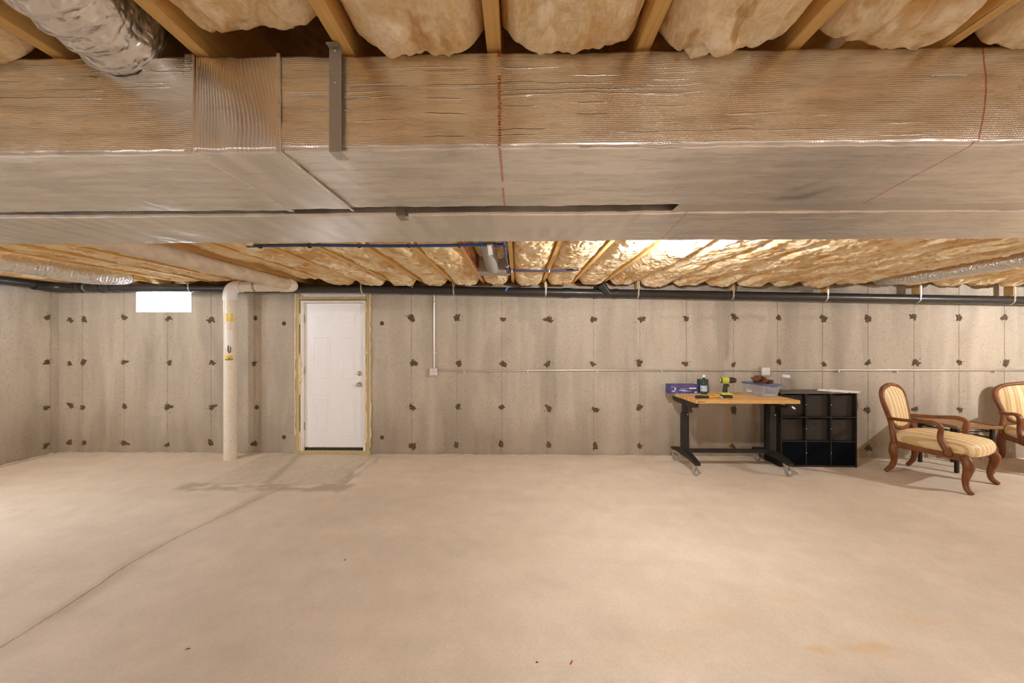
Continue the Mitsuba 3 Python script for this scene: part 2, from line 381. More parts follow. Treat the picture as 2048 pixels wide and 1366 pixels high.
wl = obj('wall_left', lm, 'm_wall', kind='structure', label='poured concrete left wall meeting the corner')
obj('unseen_wall_right', rbox(RIGHT_X, RIGHT_X + .2, BACK_Y, WALL_Y + .001, 0, WALL_TOP + .3, .001), 'm_wall', kind='structure', label='unseen concrete wall at the right end, closing the room for bounced light')  # out of view; closes the room so light bounces back
obj('unseen_wall_front', rbox(LEFT_X - .2, RIGHT_X + .2, BACK_Y - .2, BACK_Y, 0, WALL_TOP + .3, .001), 'm_wall', kind='structure', label='unseen concrete wall behind the viewer, closing the room for bounced light')  # unseen; keeps bounced light in the room behind the viewer

TIES = [-6.133, -5.958, -5.379, -4.774, -4.172, -3.57, -1.432, -.818, -.214, .388, 1.007, 1.623, 2.235, 2.852, 3.427, 4.012, 4.601, 5.193, 5.77, 6.351, 6.95, 7.55]
ROWS = [1.833, 1.232, .628, .124]

def blob(seed):
    r = np.random.default_rng(seed)
    n = 30
    a = np.arange(n) * 2 * np.pi / n
    base = 1 + .14 * np.sin(2 * a + r.uniform(0, 6)) + .12 * np.sin(3 * a + r.uniform(0, 6)) + .10 * np.sin(5 * a + r.uniform(0, 6)) + .10 * np.sin(8 * a + r.uniform(0, 6))
    R = .036 * base * (1 + .16 * r.standard_normal(n)).clip(.6, 1.5)
    V = [[0, -.007, 0]]
    for f, h in ((.5, -.0065), (.85, -.0045), (1.0, .001)):
        V += [[R[i] * f * np.cos(a[i]), h, R[i] * f * np.sin(a[i])] for i in range(n)]
    F = []
    for i in range(n):
        j = (i + 1) % n
        F.append([0, 1 + i, 1 + j])
        for q in range(2):
            A, B, C, D = 1 + q * n + i, 1 + q * n + j, 1 + (q + 1) * n + i, 1 + (q + 1) * n + j
            F += [[A, C, D], [A, D, B]]
    ms = [trimesh.Trimesh(np.array(V), np.array(F), process=False)]
    for _ in range(r.integers(2, 6)):
        s = r.uniform(.0025, .0065)
        an, d = r.uniform(0, 6.3), r.uniform(.045, .075)
        ms.append(mov(trimesh.creation.cone(s, .006, sections=7), 0, 0, 0).apply_transform(trimesh.transformations.rotation_matrix(math.pi / 2, (1, 0, 0))).apply_translation((d * np.cos(an), .001, d * np.sin(an) * .8)))
    return cat_(*ms)

BLOBS = [mikit.ply(blob(100 + i), 'm_tie') for i in range(14)]
SEAM = mikit.ply(rbox(-.0028, .0028, -.003, .006, 0, WALL_TOP - .01, .001), 'm_seam')
for x in TIES:
    if x > -6.1:
        copy_of('form_seam', SEAM, T().translate([x, WALL_Y, .005]), wb)
    for z in ROWS:
        s = random.uniform(.9, 1.35)
        copy_of('tie_patch', BLOBS[random.randrange(14)], T().translate([x + random.uniform(-.012, .03), WALL_Y, z + random.uniform(-.02, .02)]).rotate([0, 1, 0], random.uniform(-35, 35)).scale([s * random.choice((-1, 1)), 1, s * random.uniform(.75, 1.1)]), wb)
copy_of('form_seam', SEAM, T().translate([LEFT_X, 4.482, .005]).rotate([0, 0, 1], -90), wl)
copy_of('form_seam', SEAM, T().translate([LEFT_X, 3.88, .005]).rotate([0, 0, 1], -90), wl)
for y in (4.448, 3.86, 3.25):
    for z in ROWS:
        copy_of('tie_patch', BLOBS[random.randrange(14)], T().translate([LEFT_X, y + random.uniform(-.02, .02), z + .01]).rotate([0, 0, 1], 90).scale([random.uniform(.7, 1.1), 1, random.uniform(.8, 1.1)]), wl)
cone = mikit.ply(rot(lathe([(0, .003), (.008, .0035), (.012, .0015), (.020, .004), (.026, .0035), (.029, 0)], 20), 90, (1, 0, 0)), 'm_tie', smooth=40)
for x in (-3.168, -1.832):
    for z in (1.765, .225):
        copy_of('tie_cone', cone, T().translate([x, WALL_Y, z]), wb)

# sill plates, rim boards
obj('sill_plate', rbox(LEFT_X - .2, RIGHT_X + .2, WALL_Y + .045, WALL_Y + .185, WALL_TOP, JOIST_Z, .002), 'm_block', wb)
obj('sill_plate', rbox(LEFT_X - .185, LEFT_X - .045, BACK_Y, WALL_Y, WALL_TOP, JOIST_Z, .002), 'm_joist', wl)
obj('rim_board', rbox(LEFT_X - .2, RIGHT_X + .2, WALL_Y + .15, WALL_Y + .19, JOIST_Z, 2.56, .001), 'm_subfloor', 'ceiling')
obj('rim_board', rbox(LEFT_X - .2, LEFT_X - .16, BACK_Y, WALL_Y + .15, JOIST_Z, 2.56, .001), 'm_subfloor', 'ceiling')
# subfloor sheets and joists
for i, x0 in enumerate(np.arange(LEFT_X - .2, RIGHT_X + .2, 2.44)):
    obj('subfloor_sheet', rbox(x0 + .001, min(x0 + 2.439, RIGHT_X + .2), BACK_Y - .2, WALL_Y + .2, 2.546, 2.565, .001), 'm_subfloor', 'ceiling')
tag('ceiling', 'open joist ceiling with wood joists under a dark subfloor', kind='structure')
ks = [k for k in range(-16, 24) if LEFT_X + .05 < JOIST_X0 + k * JOIST_S < RIGHT_X - .05]
jm = mikit.ply(rbox(-.019, .019, BACK_Y, WALL_Y + .15, JOIST_Z, 2.546, .002), 'm_joist')
for q in ks:
    copy_of('joist', jm, T().translate([JOIST_X0 + q * JOIST_S, 0, 0]), 'ceiling')

# ------------------------------------------------------------------ insulation
def batt(x0, x1, y0, y1, z0, bulge, seed, step=.016, end_sag=0.0, rough=1.0):
    w = x1 - x0
    nx, ny = int(w / step) + 2, int((y1 - y0) / step) + 2
    X, Y = np.meshgrid(np.linspace(x0, x1, nx), np.linspace(y0, y1, ny))
    t = (X - (x0 + x1) / 2) / (w / 2)
    s = np.minimum((Y - y0), (y1 - Y))
    P = np.stack([X, Y, np.full_like(X, seed * 1.37)], -1)
    warp = np.stack([meshkit.fbm(P * 6 + 5, 3, 1), meshkit.fbm(P * 6 + 9, 3, 2), np.zeros_like(X)], -1) - .5
    warp[..., 2] = 0
    Q = P + warp * .10
    b1 = meshkit.noise(Q * [6.5, 3.6, 1], 3)
    b2 = meshkit.fbm(Q * [10, 6.5, 1] + 4, 3, 5) - .4
    b3 = np.abs(2 * meshkit.noise(Q * [33, 22, 1] + 8, 7) - 1) - .3
    fine = meshkit.fbm((P + warp * .03) * [48, 36, 1], 3, 12) - .5
    cr = np.exp(-((meshkit.noise(Q * [7, 4.5, 1] + 2, 15) - .5) / .035) ** 2) + .7 * np.exp(-((meshkit.noise(Q * [15, 11, 1] + 6, 17) - .5) / .05) ** 2)
    low = meshkit.fbm(P * [2.2, 1.6, 1] + 3, 3, 9) - .5
    dome = (1 - np.abs(t) ** 5) * (1 - np.exp(-s / .014))
    h = bulge * dome * (.6 + .45 * b1) + rough * (.060 * low + .062 * b2 + .009 * b3 + .022 * fine - .013 * cr) * (.35 + .65 * dome)
    h += end_sag * np.clip((Y - (y1 - .45)) / .45, 0, 1) ** 1.5 * dome
    dent = .055 * np.exp(-((Y - 2.71) / .07) ** 2) * ((X > -2.05) & (X < -.05)) + .05 * np.exp(-((Y - 3.70) / .06) ** 2) * ((X > -.07) & (X < .74))
    Z = z0 - h + dent + .03 * (1 - dome) * (np.abs(t) > .5)
    X2 = X + warp[..., 0] * .05 * dome
    Y2 = Y + warp[..., 1] * .05 * dome
    # close upward so that the batt has thickness
    top = 2.53
    X2 = np.pad(X2, 1, 'edge'); Y2 = np.pad(Y2, 1, 'edge'); Z = np.pad(Z, 1, constant_values=top)
    m = grid_mesh(X2, Y2, Z)
    m.invert()
    return m

def ordinal(n):
    return ['', 'first', 'second', 'third', 'fourth', 'fifth', 'sixth', 'seventh', 'eighth', 'ninth', 'tenth', 'eleventh', 'twelfth', 'thirteenth', 'fourteenth', 'fifteenth', 'sixteenth', 'seventeenth', 'eighteenth', 'nineteenth', 'twentieth', 'twenty-first', 'twenty-second', 'twenty-third'][n]

for q in ks[:-1]:
    xa, xb = JOIST_X0 + q * JOIST_S + .019, JOIST_X0 + (q + 1) * JOIST_S - .019
    xc = (xa + xb) / 2
    if xc > 7.9:
        continue
    # behind the ducts
    bay = q + 1       # 0 is the bay of the round grey flexible duct
    if bay == 0:
        tx = 'brown fiberglass batt round the small grey flexible duct behind the main ducts'
    elif bay > 0:
        tx = f'brown insulation batt behind both ducts, {ordinal(bay)} bay right of the grey flexible duct'
    else:
        tx = f'brown insulation batt behind both ducts, {ordinal(-bay)} bay left of the grey flexible duct'
    if xc < -2.3:
        z0, bul, rg = JOIST_Z + .036, .036, 1.0
    elif xc < 1.2:
        z0, bul, rg = JOIST_Z + .020, .042, .72
    else:
        z0, bul, rg = JOIST_Z + .004, .050, .90
    ex = .018 if xc > 1.5 and xc != 0 else -.002
    y1 = 4.42 if bay else 3.58
    if -4.75 < xc < -4.35 or 4.4 < xc < 4.7:      # the foil duct takes this bay: the batt is pushed up
        z0, bul, rg = JOIST_Z + .14, .01, .6
    if abs(xc + 2.875) < .45:
        z0, bul = z0 + .03, .03
    if bay == 0:
        z0, bul = JOIST_Z + .135, .01
    obj('insulation_batt', batt(xa - ex, xb + ex, 1.82, y1, z0, bul, q + 40, .0105, .055 if xc > -2.5 else .02, rg), 'm_batt', smooth=True, label=tx, cat='insulation', group='insulation batts behind the ducts')
for q in ks[:-1]:
    xa, xb = JOIST_X0 + q * JOIST_S + .019, JOIST_X0 + (q + 1) * JOIST_S - .019
    xc = (xa + xb) / 2
    if not -2.4 < xc < 2.6:
        continue
    bay = q + 1
    if bay == 0:
        tx = 'fluffy brown batt before the nearest duct, just right of the steel hanger strap'
    else:
        tx = f'fluffy brown batt before the nearest duct, {ordinal(abs(bay))} bay {"right" if bay > 0 else "left"} of the hanger strap'
    z0, bul = JOIST_Z + .034, .05
    if bay == -2:
        continue      # the big foil flexible duct fills this bay
    if bay == -1:
        z0, bul = JOIST_Z + .05, .03
    y1 = .925 if bay != -1 else .885
    obj('insulation_batt', batt(xa + .002, xb - .002, -1.0, y1, z0, bul, q + 140, .0075, .03, 1.05), 'm_batt', smooth=True, label=tx, cat='insulation', group='insulation batts in front of the ducts')

obj('insulation_clump', batt(-.435, -.115, 3.83, 4.36, JOIST_Z + .012, .045, 77, .008, .05, 1.1), 'm_batt', smooth=True, label='torn brown insulation clump stuffed between the boot of the grey flexible duct and the wall', cat='insulation')

def strand(p, L, seed, r=.0016):
    g = np.random.default_rng(seed)
    P = [np.array(p, float)]
    for i in range(5):
        P.append(P[-1] + np.array([g.normal(0, .3), g.normal(0, .3), -1]) * L / 5)
    return sweep(smooth_path(P, 12), np.linspace(r, r * .4, 12), n=5, up=(0, 1, 0))
for i, (x, y, L) in enumerate([(-1.35, 4.25, .11), (-1.33, 4.26, .10), (1.95, 4.1, .05), (2.9, 4.0, .05), (3.3, 3.2, .08), (-2.95, 3.2, .06), (-2.2, 3.0, .06), (-3.0, 2.6, .05), (3.9, 4.2, .04)]):
    obj('fibre_tuft', cat_(*[strand((x + .004 * j, y + .006 * j, JOIST_Z - .01), L * (1 - .12 * j), 50 + i * 7 + j, .003) for j in range(4)]), 'm_fibre', smooth=True,
        label=['pale tuft of insulation fibre hanging over the black pipe right of the white door head', 'thin pale tuft of insulation fibre hanging beside the thick one over the black pipe', 'pale wisp of fibre hanging near the wall left of the table', 'pale wisp of fibre hanging from the ceiling above the table',
               'pale wisp of fibre hanging from the ceiling right of the lit bulb', 'pale wisp of fibre hanging beside the white pipe run', 'pale wisp of fibre hanging at the left end of the blue pipe', 'short wisp of fibre hanging right behind the duct above the white pipe', 'short wisp of fibre hanging above the black storage cubes'][i], cat='insulation tuft')

# ------------------------------------------------------------------ main ducts
def duct(y0, y1, z0, z1, seed, off):
    r = .012
    prof = []
    for (cy, cz, a0) in ((y1 - r, z1 - r, 0), (y0 + r, z1 - r, 90), (y0 + r, z0 + r, 180), (y1 - r, z0 + r, 270)):
        prof += [(cy + r * math.cos(math.radians(a0 + d)), cz + r * math.sin(math.radians(a0 + d))) for d in (0, 30, 60, 90)]
    full = []
    for i in range(len(prof)):
        a, b = np.array(prof[i]), np.array(prof[(i + 1) % len(prof)])
        m = max(1, int(np.linalg.norm(b - a) / .03))
        full += [a + (b - a) * t / m for t in range(m)]
    full = np.array(full)
    xs = np.arange(LEFT_X + .02, RIGHT_X, .018)
    n = len(full)
    c = full.mean(0)
    V = np.zeros((len(xs), n, 3))
    for i, x in enumerate(xs):
        k = off(x)
        prof2 = full.copy()
        prof2[:, 1] -= k * (full[:, 1] < c[1])
        prof2[:, 0] -= .5 * k * (full[:, 0] < c[0])
        V[i, :, 0] = x
        V[i, :, 1:] = prof2
    P = V.reshape(-1, 3)
    d = np.stack([np.zeros(len(P)), meshkit.fbm(P * 7 + seed, 3, seed) - .5, meshkit.fbm(P * 7 + 5 + seed, 3, seed + 1) - .5], 1)
    e = np.stack([np.zeros(len(P)), meshkit.noise(P * 45 + seed, seed) - .5, meshkit.noise(P * 45 + 5 + seed, seed + 2) - .5], 1)
    P = P + d * .009 + e * .003
    i, j = np.meshgrid(np.arange(len(xs) - 1), np.arange(n), indexing='ij')
    A, B = (i * n + j).ravel(), (i * n + (j + 1) % n).ravel()
    F = np.vstack([np.stack([A, B, B + n], 1), np.stack([A, B + n, A + n], 1)])
    m = trimesh.Trimesh(P, F, process=False)
    cap0 = [[0, k + 1, k] for k in range(1, n - 1)]
    o = (len(xs) - 1) * n
    m = trimesh.Trimesh(P, np.vstack([F, cap0, [[o, o + k, o + k + 1] for k in range(1, n - 1)]]), process=False)
    return m
DT = JOIST_Z - .006
d1 = thing('supply_duct', 'nearest foil wrapped rectangular duct with red printed lines', 'duct')
obj('duct_body', duct(.916, 1.322, DUCT_Z, DT, 1, lambda x: .010 if x < -.88 else (.006 if x < -.64 else 0.0)), 'm_foil', d1, True)
d2 = thing('supply_duct', 'farther foil wrapped rectangular duct behind the nearest one', 'duct')
obj('duct_body', duct(1.392, 1.775, DUCT_Z, DT, 6, lambda x: 0.003 if x < .45 else 0.0), 'm_foil', d2, True)
obj('bridging_strip', rbox(.62, RIGHT_X - .1, 1.318, 1.396, DUCT_Z + .006, DUCT_Z + .010, .001), 'm_tape', d2, label='foil strip bridging the gap between the two ducts')
def seam_band(x, y0, y1, w):
    g = .0035
    pts = [(y1 + g, DT + .0), (y1 + g, DUCT_Z - g - .006), (y0 - g - .006, DUCT_Z - g - .006), (y0 - g - .006, DT)]
    ms = []
    P = np.array([(x, a, b) for a, b in pts])
    ms = [rbox(x - w, x + w, y0 - .0095, y0 - .004, DUCT_Z - .009, DT - .004, .0008), rbox(x - w, x + w, y0 - .0095, y1 + .004, DUCT_Z - .0105, DUCT_Z - .005, .0008)]
    return cat_(*ms)
obj('seam_tape', seam_band(-.889, .916, 1.322, .012), 'm_foil', d1)
obj('seam_tape', seam_band(-.645, .916, 1.322, .005), 'm_foil', d1)
obj('crease_ridge', cat_(*[sweep(smooth_path([(a, .911, z), ((a + b) / 2, .9105, z + .001), (b, .911, z)], 14), .0016, n=5) for a, b, z in ((-.62, -.512, 2.185), (-.466, -.40, 2.178), (-.56, -.45, 2.142), (-1.04, -.98, 2.17), (-.46, -.30, 2.21), (.30, .44, 2.19), (1.08, 1.17, 2.215), (-.15, -.10, 2.20))]), 'm_tape', d1, kind='stuff')
hs = thing('hanger_strap', 'flat grey steel strap holding up the nearest duct from a joist', 'strap')
sx = -.4875
obj('strip', cat_(rbox(sx - .0165, sx + .0165, .9025, .9045, DUCT_Z - .014, JOIST_Z - .004, .0006), rbox(sx - .0165, sx + .0165, .884, .9045, JOIST_Z - .0045, JOIST_Z - .0025, .0006)), 'm_strap', hs)
obj('lower_hook', rbox(sx - .0165, sx + .0165, .9025, .945, DUCT_Z - .0145, DUCT_Z - .0125, .0006), 'm_galv', hs)
for (x, y, z) in ((sx, .9015, 2.21), (sx, .9015, 2.295)):
    obj('screw', rot(lathe([(0, .003), (.003, .0025), (.0042, 0)], 12), 90, (1, 0, 0)).apply_translation((x, y, z)), 'm_galv', hs, True)
obj('screw', rot(lathe([(0, .003), (.003, .0025), (.0042, 0)], 12), 180, (1, 0, 0)).apply_translation((sx, .93, DUCT_Z - .0145)), 'm_galv', hs, True)
ht = thing('hanger_tab', 'short grey steel tab folded under the farther duct', 'strap')
obj('strip', cat_(rbox(-.49, -.455, 1.365, 1.367, DUCT_Z - .014, DT, .0006), rbox(-.49, -.455, 1.365, 1.42, DUCT_Z - .0150, DUCT_Z - .013, .0006)), 'm_strap', ht)

# flexible ducts
def flexduct(pts, r, pitch, seed, amp=.05, n=36, wr=.12):
    P = smooth_path(pts, 220)
    s = np.r_[0, np.cumsum(np.linalg.norm(np.diff(P, axis=0), axis=1))]
    rad = r * (1 + amp * np.sin(2 * np.pi * s / pitch))
    m = sweep(P, rad, n=n, up=(1, 0, 0.01))
    v = m.vertices.copy()
    c = P[np.clip(np.arange(len(v)) // n, 0, len(P) - 1)]
    dirn = v - c
    L = np.linalg.norm(dirn, axis=1, keepdims=True)
    k = (meshkit.fbm(v * [30, 14, 30] + seed, 3, seed) - .5) * wr + (meshkit.fbm(v * 9 + seed, 2, seed + 4) - .5) * wr
    m.vertices = np.where(L > 1e-6, v + dirn / np.maximum(L, 1e-6) * k[:, None] * r, v)
    return m
f1 = thing('flexible_duct', 'large crumpled foil flexible duct dropping onto the nearest duct', 'duct')
obj('sleeve', flexduct([(-1.06, -1.0, 2.405), (-1.065, -.2, 2.40), (-1.08, .4, 2.395), (-1.085, .75, 2.38), (-1.08, .93, 2.355)], .115, .045, 2, .03, 48, .20), 'm_flex', f1, True)
obj('collar', cyl((-1.08, .86, 2.36), (-1.08, 1.02, 2.335), .10, 28), 'm_galv', f1, 40)
f2 = thing('flexible_duct', 'small grey flexible duct running to a boot by the back wall', 'duct')
obj('sleeve', flexduct([(-.262, 1.82, 2.325), (-.262, 2.3, 2.338), (-.262, 2.71, 2.368), (-.264, 3.1, 2.338), (-.268, 3.62, 2.306)], .066, .035, 5, .05, 30, .16), 'm_flexgrey', f2, True)
obj('boot', cat_(rbox(-.435, -.125, 3.60, 3.80, 2.252, 2.30, .004), rbox(-.415, -.13, 3.60, 3.615, 2.262, 2.5, .002)), 'm_galv', f2)
f3 = thing('flexible_duct', 'long foil flexible duct on the left catching window light', 'duct')
obj('sleeve', flexduct([(-4.675, 1.9, 2.255), (-4.685, 2.6, 2.25), (-4.69, 3.3, 2.253), (-4.69, 3.8, 2.262), (-4.69, 4.0, 2.30)], .098, .030, 9, .02, 34, .14), 'm_flex', f3, True)
f4 = thing('flexible_duct', 'foil flexible duct half buried in insulation above the armchairs', 'duct')
obj('sleeve', flexduct([(4.55, 1.9, 2.30), (4.56, 2.8, 2.275), (4.555, 3.6, 2.262), (4.56, 4.1, 2.272), (4.56, 4.40, 2.315)], .078, .030, 12, .02, 30, .14), 'm_flex', f4, True)

# ------------------------------------------------------------------ black drain pipe with hangers
PY = 4.482
def pz(x):
    return float(np.interp(x, [-6.3, -2.0, 6.4, 9], [2.246, 2.213, 2.043, 1.99]))
bp = thing('drain_pipe', 'long black plastic drain pipe sloping along the back wall under the joists', 'pipe')
R = .055
obj('pipe_run', sweep([(x, PY, pz(x)) for x in np.linspace(-5.95, RIGHT_X - .3, 60)], R, n=24), 'm_abs', bp, 40)
obj('elbow', sweep(smooth_path([(-5.9, PY, pz(-5.9)), (-6.05, PY - .012, 2.240), (-6.15, PY - .09, 2.240), (-6.165, PY - .24, 2.240)], 18), R + .006, n=24), 'm_abs', bp, 40)
bp2 = thing('drain_pipe', 'black plastic pipe running along the top of the left wall', 'pipe')
obj('pipe_run', sweep([(-6.165, y, 2.249 + .002 * (4.3 - y)) for y in np.linspace(PY - .245, -2, 12)], R - .008, n=24), 'm_abs', bp2, 40)
for x, w in ((-5.86, .035), (-5.62, .05), (-5.45, .03), (.64, .055), (1.02, .03), (1.27, .03)):
    obj('coupling', sweep([(x - w, PY, pz(x - w)), (x + w, PY, pz(x + w))], R + .007, n=24), 'm_abs', bp, 40)
obj('wye_branch', cat_(cyl((1.16, PY - .02, pz(1.16)), (1.06, PY - .08, 2.255), R - .004, 22), cyl((1.10, PY - .055, 2.215), (1.055, PY - .083, 2.262), R + .004, 22)), 'm_abs', bp, 40)
obj('cleanout_band', sweep([(-5.78, PY, pz(-5.78)), (-5.765, PY, pz(-5.77))], R + .009, n=24), 'm_galv', bp, 40)
HANG = [-4.35, -2.05, -.84, .361, 1.554, 2.765, 3.955, 5.115, 6.28]
for i, x in enumerate(HANG):
    z = pz(x)
    h = thing('pipe_hanger', ['wood block and metal strap holding the black pipe above the small window', 'wood block and metal strap holding the black pipe over the white door', 'metal strap holding the black pipe right of the electrical drop', 'perforated metal strap and block right of the blue tape on the black pipe',
                              'wood block and strap on the black pipe right of its branch fitting', 'wood block and strap on the black pipe above the left half of the table', 'wood block and strap on the black pipe above the black cubes', 'long wood block and strap on the black pipe above the left armchair', 'longest wood block and strap on the black pipe above the right armchair'][i], 'pipe hanger')
    obj('strap_loop', sweep([(x + .002, PY + (R + .002) * math.cos(a), z + (R + .002) * math.sin(a)) for a in np.linspace(math.radians(100), math.radians(300), 22)], .009, .0016, n=8, up=(1, 0, 0)) if False else
        cat_(sweep([(x, PY + (R + .0025) * math.cos(a), z + (R + .0025) * math.sin(a)) for a in np.linspace(math.radians(150), math.radians(330), 22)], .0018, .010, n=8, up=(1, 0, 0), power=4),
             rbox(x - .010, x + .010, PY - R - .006, PY - R - .002, z + .02, JOIST_Z, .0008)), 'm_galv', h, 30)
    if z + R < JOIST_Z - .012:
        obj('wood_block', rbox(x - .019, x + .019, PY - R - .001, PY - R + .088, z + R + .002 - (.0 if i else 0), JOIST_Z, .002), 'm_block', h)
    for j in range(5):
        zz = z + .035 + j * .022
        if zz < JOIST_Z - .008:
            obj('strap_hole', rot(lathe([(0, .0012), (.0036, .001), (.004, 0)], 10), 90, (1, 0, 0)).apply_translation((x, PY - R - .0058, zz)), 'm_ink', h)
tp = obj('tape_flag', cat_(rot(rbox(-.012, .012, -.0008, .0008, -.055, .0, .0003), 28, (0, 1, 0)), rot(rbox(-.02, .02, -.0008, .0008, -.012, .012, .0003), -20, (0, 1, 0))).apply_translation((-.135, PY - R - .003, pz(-.135) + .045)), 'm_tapeblue', label='blue tape flag stuck on the black drain pipe', cat='tape')

# ------------------------------------------------------------------ white vent pipe with its gauge
vp = thing('vent_pipe', 'white plastic radon vent pipe rising left of the door and turning under the ceiling', 'pipe')
VX, VY, VR, VZ = -3.72, 4.352, .069, 2.230
obj('riser', sweep([(VX, VY, 0.0), (VX, VY, 1.0), (VX, VY, 2.10)], VR, n=32, up=(0, 1, 0)), 'm_pvc', vp, 40)
obj('elbow', sweep(smooth_path([(VX, VY, 2.06), (VX, VY, 2.12), (VX + .025, VY, VZ - .035), (VX + .09, VY, VZ), (VX + .16, VY, VZ)], 20), VR + .007, n=32, up=(0, 1, 0)), 'm_white', vp, 40)
obj('cross_run', cyl((VX + .12, VY, VZ), (-2.98, VY, VZ + .004), VR, 32), 'm_pvc', vp, 40)
obj('elbow', sweep(smooth_path([(-3.06, VY, VZ + .004), (-2.95, VY, VZ + .004), (-2.89, VY - .05, VZ + .004), (-2.875, VY - .17, VZ + .004)], 18), VR + .007, n=32), 'm_pvc', vp, 40)
obj('ceiling_run', cyl((-2.875, VY - .12, VZ + .004), (-2.875, 1.84, VZ - .004), VR, 32), 'm_pvcdirty', vp, 40)
obj('pipe_collar', cyl((VX, VY, 2.055), (VX, VY, 2.075), VR + .009, 32), 'm_white', vp, 40)
obj('support_strap', sweep([(-3.38, VY + (VR + .002) * math.cos(a), VZ + (VR + .002) * math.sin(a)) for a in np.linspace(math.radians(80), math.radians(290), 24)], .0015, .012, n=6, up=(1, 0, 0), power=4), 'm_strap', vp, 30)
def on_pipe(a0, a1, z0, z1, e):
    A = np.linspace(math.radians(a0), math.radians(a1), 10)
    V = [(VX + (VR + e) * math.cos(a), VY + (VR + e) * math.sin(a), z) for z in (z0, z1) for a in A]
    V += [(VX + (VR - .001) * math.cos(a), VY + (VR - .001) * math.sin(a), z) for z in (z0, z1) for a in A]
    n = 10
    F = []
    for i in range(n - 1):
        F += [[i, i + 1, n + i + 1], [i, n + i + 1, n + i], [i, 2 * n + i, 2 * n + i + 1], [i, 2 * n + i + 1, i + 1], [n + i, n + i + 1, 3 * n + i + 1], [n + i, 3 * n + i + 1, 3 * n + i]]
    return trimesh.Trimesh(np.array(V), np.array(F), process=False)
PA = 302
st = obj('sticker', on_pipe(PA - 30, PA + 34, 1.775, 1.875, .0008), 'm_yellow', vp, label='yellow arrow sticker')
obj('arrow', cat_(on_pipe(PA - 1, PA + 5, 1.785, 1.86, .0016), on_pipe(PA - 7, PA + 11, 1.845, 1.862, .0016)), 'm_paper', st)
lb = obj('label', on_pipe(PA - 40, PA + 32, 1.28, 1.345, .0008), 'm_yellow', vp, label='yellow caution label with a black trefoil')
obj('print', cat_(on_pipe(PA - 40, PA + 32, 1.283, 1.291, .0014), on_pipe(PA - 18, PA - 6, 1.318, 1.326, .0014), on_pipe(PA + 4, PA + 16, 1.318, 1.326, .0014), on_pipe(PA - 6, PA + 4, 1.297, 1.310, .0014), on_pipe(PA - 40, PA + 32, 1.296, 1.299, .0014)), 'm_ink', lb)
obj('text_label', on_pipe(PA - 40, PA + 30, 1.44, 1.68, .0006), 'm_white', vp)
obj('print', cat_(*[on_pipe(PA - 38 + 11 * i, PA - 38 + 11 * i + random.uniform(6, 9.5), 1.668, 1.676, .0012) for i in range(6)]), 'm_yellow', vp)
gx, gy = VX + .046, VY - .068
U = [(gx - .016, gy, 1.47), (gx - .016, gy, 1.40), (gx - .012, gy, 1.385), (gx, gy, 1.378), (gx + .012, gy, 1.385), (gx + .016, gy, 1.40), (gx + .016, gy, 1.455)]
obj('gauge_tube', sweep(smooth_path(U, 40), .0042, n=10, up=(0, 1, 0)), 'm_ink', vp, True, label='dark U-shaped gauge tube')

# ------------------------------------------------------------------ water pipes under the joists
pb = thing('water_pipe', 'blue plastic water pipe crossing under the joists behind the ducts', 'pipe')
PB_Y, PB_Z = 2.71, 2.286
obj('tube', sweep(smooth_path([(-2.2, PB_Y + .03, 2.296), (-1.7, PB_Y, PB_Z + .006), (-1.0, PB_Y + .01, PB_Z), (-.25, PB_Y - .01, PB_Z), (-.10, PB_Y - .012, PB_Z)], 60), .0125, n=12), 'm_pexblue', pb, True)
for q in (-5, -4, -3, -2, -1):
    x = JOIST_X0 + q * JOIST_S
    obj('clamp', cat_(sweep([(x, PB_Y + .018 * math.cos(a), PB_Z + .018 * math.sin(a) + .002) for a in np.linspace(math.radians(-200), math.radians(20), 16)], .003, .009, n=6, up=(1, 0, 0), power=4)), 'm_black', pb, 30)
vl = obj('valve', cat_(cyl((-.245, PB_Y - .01, PB_Z), (-.195, PB_Y - .01, PB_Z), .017, 16), cyl((-.22, PB_Y - .01, PB_Z - .025), (-.22, PB_Y - .01, PB_Z + .02), .012, 12)), 'm_brass', pb, 40, label='brass valve')
obj('lever', rbox(-.20, -.135, PB_Y - .02, PB_Y - .006, PB_Z - .028, PB_Z - .022, .002), 'm_redplastic', vl, label='red lever')
ht = obj('hang_tag', rot(rbox(-.017, .017, -.0006, .0006, -.075, 0, .0002), -9, (0, 1, 0)).apply_translation((-.225, PB_Y - .034, PB_Z - .012)), 'm_paper', label='white paper tag hanging from the brass valve', cat='tag')
pv = thing('water_pipe', 'dull violet water pipe running along the middle joist toward the wall', 'pipe')
obj('tube', sweep(smooth_path([(-.108, 1.9, 2.290), (-.108, 2.6, 2.288), (-.107, 3.3, 2.286), (-.106, 3.95, 2.288)], 40), .0125, n=12), 'm_pexviolet', pv, True)
for y in (2.42, 2.71, 3.45, 3.85):
    obj('clamp', sweep([(-.108 + .0175 * math.cos(a), y, 2.288 + .0175 * math.sin(a)) for a in np.linspace(math.radians(-200), math.radians(20), 16)], .003, .006, n=6, up=(0, 1, 0), power=4), 'm_white' if y != 2.71 else 'm_black', pv, 30)
pc = thing('water_pipe', 'short blue water branch crossing right of the middle joist near the wall', 'pipe')
obj('tube', sweep(smooth_path([(-.10, 3.70, 2.286), (.1, 3.69, 2.284), (.34, 3.70, 2.284), (.66, 3.70, 2.296)], 30), .0125, n=12), 'm_pexviolet', pc, True)
for q in (0, 1):
    x = JOIST_X0 + q * JOIST_S
    obj('clamp', sweep([(x, 3.697 + .0175 * math.cos(a), 2.285 + .0175 * math.sin(a)) for a in np.linspace(math.radians(-200), math.radians(20), 16)], .003, .007, n=6, up=(1, 0, 0), power=4), 'm_white', pc, 30)
pr_ = thing('water_pipe', 'red plastic water pipe beside the joist left of the grey duct', 'pipe')
